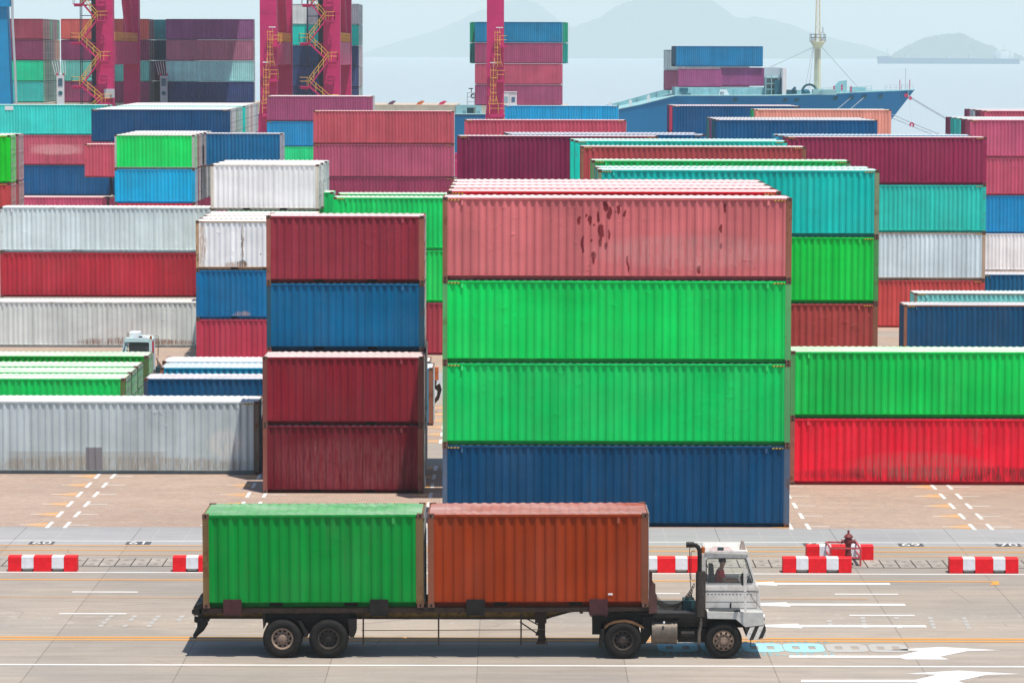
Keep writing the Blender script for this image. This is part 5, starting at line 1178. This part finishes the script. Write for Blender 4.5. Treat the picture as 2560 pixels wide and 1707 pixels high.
for x, mt in bins:
    q = MB(); q.prism([(x-.55, 9.355), (x+.2, 9.355), (x+.75, 9.85), (x+.2, 9.9)], 482, 482.8); q.box(x-.3, x+.1, 482.9, 483.4, 9.355, 9.7)
    tag(q.build("lashing_bin", M[mt]), {'purple_plain': "purple lashing bin on the pale hatch covers of the ship", 'orange_plain': "orange lashing bin on the pale hatch covers of the ship", 'guard_pink': "red lashing bin on the pale hatch covers of the ship"}[mt], "bin")
# containers on deck
SG = "containers standing on the ship's deck"
tiers = ("bottom", "second", "third", "top")
def shipstack(x, y, z, L_, cols, where, H_='h'):
    zz_ = z; nn = len(cols)
    names = {5: ("bottom", "second", "third", "fourth", "top"), 4: tiers, 2: ("lower", "upper"), 3: ("lower", "middle", "upper"), 1: ("single",)}[nn]
    for k, (nm, c) in enumerate(cols):
        cont(L_, H_, x, y, zz_, c, f"{nm} container, {names[k]} tier, {where}", .25, group=SG, hazard=False, castings=False); zz_ += HGT[H_]
MA, GN, TL, NV, GY = (150, 70, 96), (0, 196, 140), (60, 186, 184), (40, 50, 95), (140, 190, 205)
shipstack(-77.5, 480, 9.6, 40, [("turquoise", (60, 180, 180)), ("sea green", (0, 200, 150)), ("plum", (136, 66, 104)), ("maroon", (156, 74, 98))], "ship stack beside the blue crane leg")
shipstack(-62.8, 480, 9.6, 40, [("plum", (140, 70, 108)), ("pale green", (110, 196, 184)), ("plum", (128, 60, 100)), ("coral red", (200, 100, 100))], "ship stack behind first zigzag stairs")
shipstack(-48.2, 480, 9.6, 40, [("navy", (59, 70, 124)), ("pale blue", (159, 230, 235)), ("dusky maroon", (171, 112, 141)), ("dark plum", (135, 88, 135))], "wide ship stack between magenta legs")
shipstack(-33.6, 480, 8.85, 40, [("navy", (65, 70, 118)), ("slate", (65, 76, 129)), ("dark navy", (59, 76, 124)), ("turquoise", (6, 194, 200)), ("light grey", (206, 230, 235))], "tallest ship stack behind second zigzag stairs")
shipstack(-5.25, 480, 9.3, 40, [("mauve", (156, 78, 118)), ("rose", (186, 86, 116)), ("mauve", (160, 80, 120)), ("blue", (0, 120, 180))], "ship stack behind the ladder leg")
shipstack(-6.0, 482.6, 9.3+2*2.896, 45, [("sea green", (0, 160, 150)), ("green", (0, 165, 130))], "overlong pair poking out behind blue topped ship stack")
cont(40, 'h', 23.05, 486.0, 14.72, (0, 112, 172), "blue container on two mauve ones above the bow coaming", .2, group=SG, hazard=False, castings=False)
cont(20, 's', 23.35, 486.0, 11.85, (156, 82, 128), "short mauve container under the blue one above bow coaming, farther from the foremast", .2, group=SG, hazard=False, castings=False)
cont(20, 's', 29.42, 486.3, 12.0, (146, 80, 128), "short mauve container under the blue one above bow coaming, nearer the foremast", .2, group=SG, hazard=False, castings=False)
cont(40, 'h', 22.6, 489.0, 14.72, (60, 80, 110), "dark ended container close behind the blue one above the bow coaming", .2, group=SG, hazard=False, castings=False)
cont(40, 'h', 21.7, 493.5, 14.2, (160, 176, 184), "grey container whose end shows behind the blue one above the bow coaming", .2, group=SG, hazard=False, castings=False)
cont(40, 'h', 21.7, 493.5, 11.3, (140, 84, 118), "plum container under the grey one behind the bow coaming stack", .2, group=SG, hazard=False, castings=False)
ordn = ("first", "second", "third", "fourth", "fifth", "sixth")
rowc = [((150, 90, 110), "faded maroon", (90, 60, 90)), ((152, 92, 112), "dull maroon", (50, 60, 90)), ((0, 170, 120), "green", (110, 80, 110)), ((140, 90, 115), "plum", (130, 86, 110)), ((150, 86, 100), "brown", (190, 130, 110)), ((0, 170, 125), "bright green", (200, 140, 110))]
for k, (c, nm, c2) in enumerate(rowc):
    for t in range(4):
        cc = (c, c2, (70, 150, 130), (60, 130, 130))[3-t] if t < 2 else (c if t == 3 else c2)
        cont(40, 'h', -77.5, 482.6+2.6*k, 9.6+2.896*t, cc, f"end of a {nm} row container, {ordn[k]} behind stack by blue crane leg, {tiers[t]} tier", .3, group=SG, hazard=False, castings=False)
for k in range(2):
    for t in range(4):
        cont(40, 'h', -62.8, 482.6+2.6*k, 9.6+2.896*t, [(60, 70, 90), (90, 120, 130), (40, 50, 80), (140, 90, 110)][t], f"container end, {ordn[k]} row behind stack at first zigzag stairs, {tiers[t]} tier", .3, group=SG, hazard=False, castings=False)
shipstack(-50.9, 489.0, 9.6, 20, [("dark", (40, 70, 90)), ("dull maroon", (130, 86, 110)), ("dark blue", (0, 84, 120)), ("turquoise", (80, 196, 196))], "narrow stack between two wide ship stacks")
for k in range(3):
    for t in range(5):
        cont(40, 'h', -33.6+.05*k, 482.6+2.6*k, 8.85+2.896*t, [(120, 170, 180), (120, 110, 130), (170, 150, 175), (150, 200, 200), (200, 214, 220)][t], f"container end, {ordn[k]} row behind tallest ship stack, {('bottom', 'second', 'third', 'fourth', 'top')[t]} tier", .3, group=SG, hazard=False, castings=False)
# mooring ropes and rat guards
def rope(label, a_, b_, sag):
    a_, b_ = Vector(a_), Vector(b_); pts = []
    for i in range(13):
        t = i/12; p = a_.lerp(b_, t); p.z -= sag*4*t*(1-t); pts.append(p)
    tag(MB().tube(pts, .055, 5).build("mooring_rope", M['rope']), label, "rope", "mooring ropes from the bow")
rope("mooring rope from the bow tip carrying two rat guards, upper strand", (55.9, 488.0, 10.75), (71, 475, 2.0), .25)
rope("mooring rope from the bow tip, lower strand", (55.8, 487.8, 10.65), (71.2, 475, 1.6), .25)
rope("mooring rope low under the bow, upper of two", (53.2, 486, 8.2), (70, 475, 1.4), .2)
rope("mooring rope low under the bow with one open rat guard", (53.0, 486, 7.8), (70, 475, .8), .1)
rope("mooring rope slanting down across the blue hull, nearer the bow", (49.3, hull_y(49.3, 10.4)-.1, 10.4), (40.5, 475.6, 4.0), .1)
rope("mooring rope slanting down across the blue hull, nearer the foremast", (47.4, hull_y(47.4, 10.4)-.1, 10.4), (38.5, 475.6, 3.8), .1)
vl = MB().cyl((55.92, SC-1.4, 11.4), (55.92, 482.9, 6.9), .03, 4); tag(vl.build("guard_line", M['rope']), "thin line hanging from the bow to the open rat guard", "rope")
for (x, y, z, lab) in ((55.62, 487.4, 10.72, "purple pink rat guard disc closest to the bow"), (56.15, 487.0, 10.35, "pink rat guard disc second on the bow rope"), (55.95, 482.8, 6.68, "open pink rat guard hanging low under the bow")):
    q = MB(); op = z < 8
    nn = 20; ra_, ri = (.36, .12) if op else (.27, .05); rng = range(nn-3 if op else nn)
    vs_ = []
    for yy in (y-.05, y+.05):
        for k in range(nn):
            a_ = 2*PI*k/nn - PI/2 + .35
            vs_ += [(x+ra_*math.cos(a_), yy, z+ra_*math.sin(a_)), (x+ri*math.cos(a_), yy, z+ri*math.sin(a_))]
    N2 = 2*nn
    fs = []
    for k in rng:
        j = (k+1) % nn
        fs += [[2*k, 2*j, 2*j+1, 2*k+1], [N2+2*k, N2+2*k+1, N2+2*j+1, N2+2*j], [2*k, N2+2*k, N2+2*j, 2*j], [2*k+1, 2*j+1, N2+2*j+1, N2+2*k+1]]
    q.add(vs_, fs); tag(q.build("rat_guard", M['guard_pink']), lab, "rat guard", "rat guards on the mooring ropes")

# ------------------------------------------------------------------ far ship
fs_ = thing("bulk_carrier", "distant pale blue bulk carrier fading in the haze before the island", "ship", (0, 6900, 0))
q = MB(); q.prism([(731, 10.7), (733.6, SEA-2), (1014.4, SEA-2), (1012.8, 6.6), (957, 7.2), (760, 8.0), (751, 11.8)], 0, 32); q.build("hull", M['far_ship_blue'], fs_)
q = MB(); q.box(966, 994, 4, 28, 6.9, 22); q.box(969, 978, 0, 32, 22, 27); q.box(996, 1003, 10, 22, 6.9, 24); q.build("deckhouse", M['ship_white'], fs_)
q = MB()
for x in (790, 832, 875, 918): q.box(x-4, x+4, 8, 24, 7.4, 13.0)
q.build("hatch_cranes", M['ship_grey'], fs_)
q = MB(); q.cyl((751, 16, 11), (751, 16, 26), .6, 6); q.cyl((985, 16, 27), (985, 16, 36), .6, 6); q.build("masts", M['ship_grey'], fs_)

# ------------------------------------------------------------------ sea, hills
m, t, b = new_mat("sea_water", 0.12, 0, 0.5); N = NT(t)
b.inputs["Base Color"].default_value = (0.42, 0.50, 0.53, 1); b.inputs["IOR"].default_value = 1.33
tc = N.node("ShaderNodeTexCoord")
h_ = N.math('ADD', N.noise(N.vmul(tc.outputs["Object"], (.05, .16, 1)), 1.0, 5, .6), N.math('MULTIPLY', N.noise(N.vmul(tc.outputs["Object"], (.004, .02, 1)), 1.0, 4, .6), 2.0))
N.put(b.inputs["Normal"], N.bump(h_, .10, 1.0)); b.inputs["Roughness"].default_value = .28
sea = MB(); sea.sheet([(-3200, 473.9), (3200, 473.9), (3200, 16800), (-3200, 16800)], SEA); struct(sea.build("sea", m))
qw = MB(); qw.box(-900, 900, 473.6, 474.0, SEA-1.5, -.01); struct(qw.build("quay_wall", M['concrete_raw']))
HM = plain("hill_forest", (.025, .07, .075), .9, 0, .35, .006)
def hill(name, prof, y, depth, label_kind='structure'):
    """ridge with rounded flanks from its skyline profile"""
    mb = MB(); xs = []
    for (xa, za), (xb, zb) in zip(prof, prof[1:]):
        for i in range(6): t = i/6; xs.append((xa+(xb-xa)*t, za+(zb-za)*t))
    xs.append(prof[-1]); rn2 = random.Random(3); js = 14; vs_ = []
    for j in range(js):
        tt = (j/(js-1))*2-1; f = max(0.0, 1-tt*tt)**.65
        for i, (x, z) in enumerate(xs):
            nz = rn2.uniform(-1, 1)*(3.0 if 0 < j < js-1 else 0)
            vs_.append((x*(y+tt*depth)/y if False else x+rn2.uniform(-6, 6), y+tt*depth, SEA-4+(z-SEA+4)*f + nz))
    nn = len(xs); mb.add(vs_, [[j*nn+i, j*nn+i+1, (j+1)*nn+i+1, (j+1)*nn+i] for j in range(js-1) for i in range(nn-1)])
    return struct(mb.build(name, HM, smooth=True))
hill("hills", [(60, -8), (110, 40), (175, 95), (272, 131), (353, 159), (434, 212), (499, 234), (596, 262), (680, 266), (758, 261), (823, 219), (904, 160), (945, 158), (986, 165), (1083, 144), (1197, 104), (1311, 72), (1424, 48), (1473, 27), (1501, 2), (1520, -8)], 14000, 700)
hill("hills", [(-720, -8), (-560, 50), (-330, 120), (-150, 205), (33, 262), (110, 240), (200, 170), (310, 95), (450, 20), (520, -8)], 15600, 700)
hill("island", [(1160, -8), (1169, 8), (1175, 23), (1214, 45), (1262, 68), (1299, 73), (1356, 79), (1372, 74), (1409, 54), (1470, 33), (1507, 23), (1537, 8), (1560, -8)], 10500, 260)

# ------------------------------------------------------------------ haze
hz = MB(); hz.box(-3100, 3100, -80, 16700, SEA-1.0, 330); ho = hz.build("haze", None)
ho.data.materials.clear()
m = bpy.data.materials.new("haze_air"); m.use_nodes = True; n_ = m.node_tree.nodes; n_.remove(n_["Principled BSDF"])
v = n_.new("ShaderNodeVolumePrincipled"); v.inputs["Color"].default_value = (0.775, 0.895, 0.905, 1); v.inputs["Density"].default_value = 0.00014; v.inputs["Anisotropy"].default_value = 0.0
m.node_tree.links.new(v.outputs[0], n_["Material Output"].inputs["Volume"]); ho.data.materials.append(m); struct(ho, 'stuff')
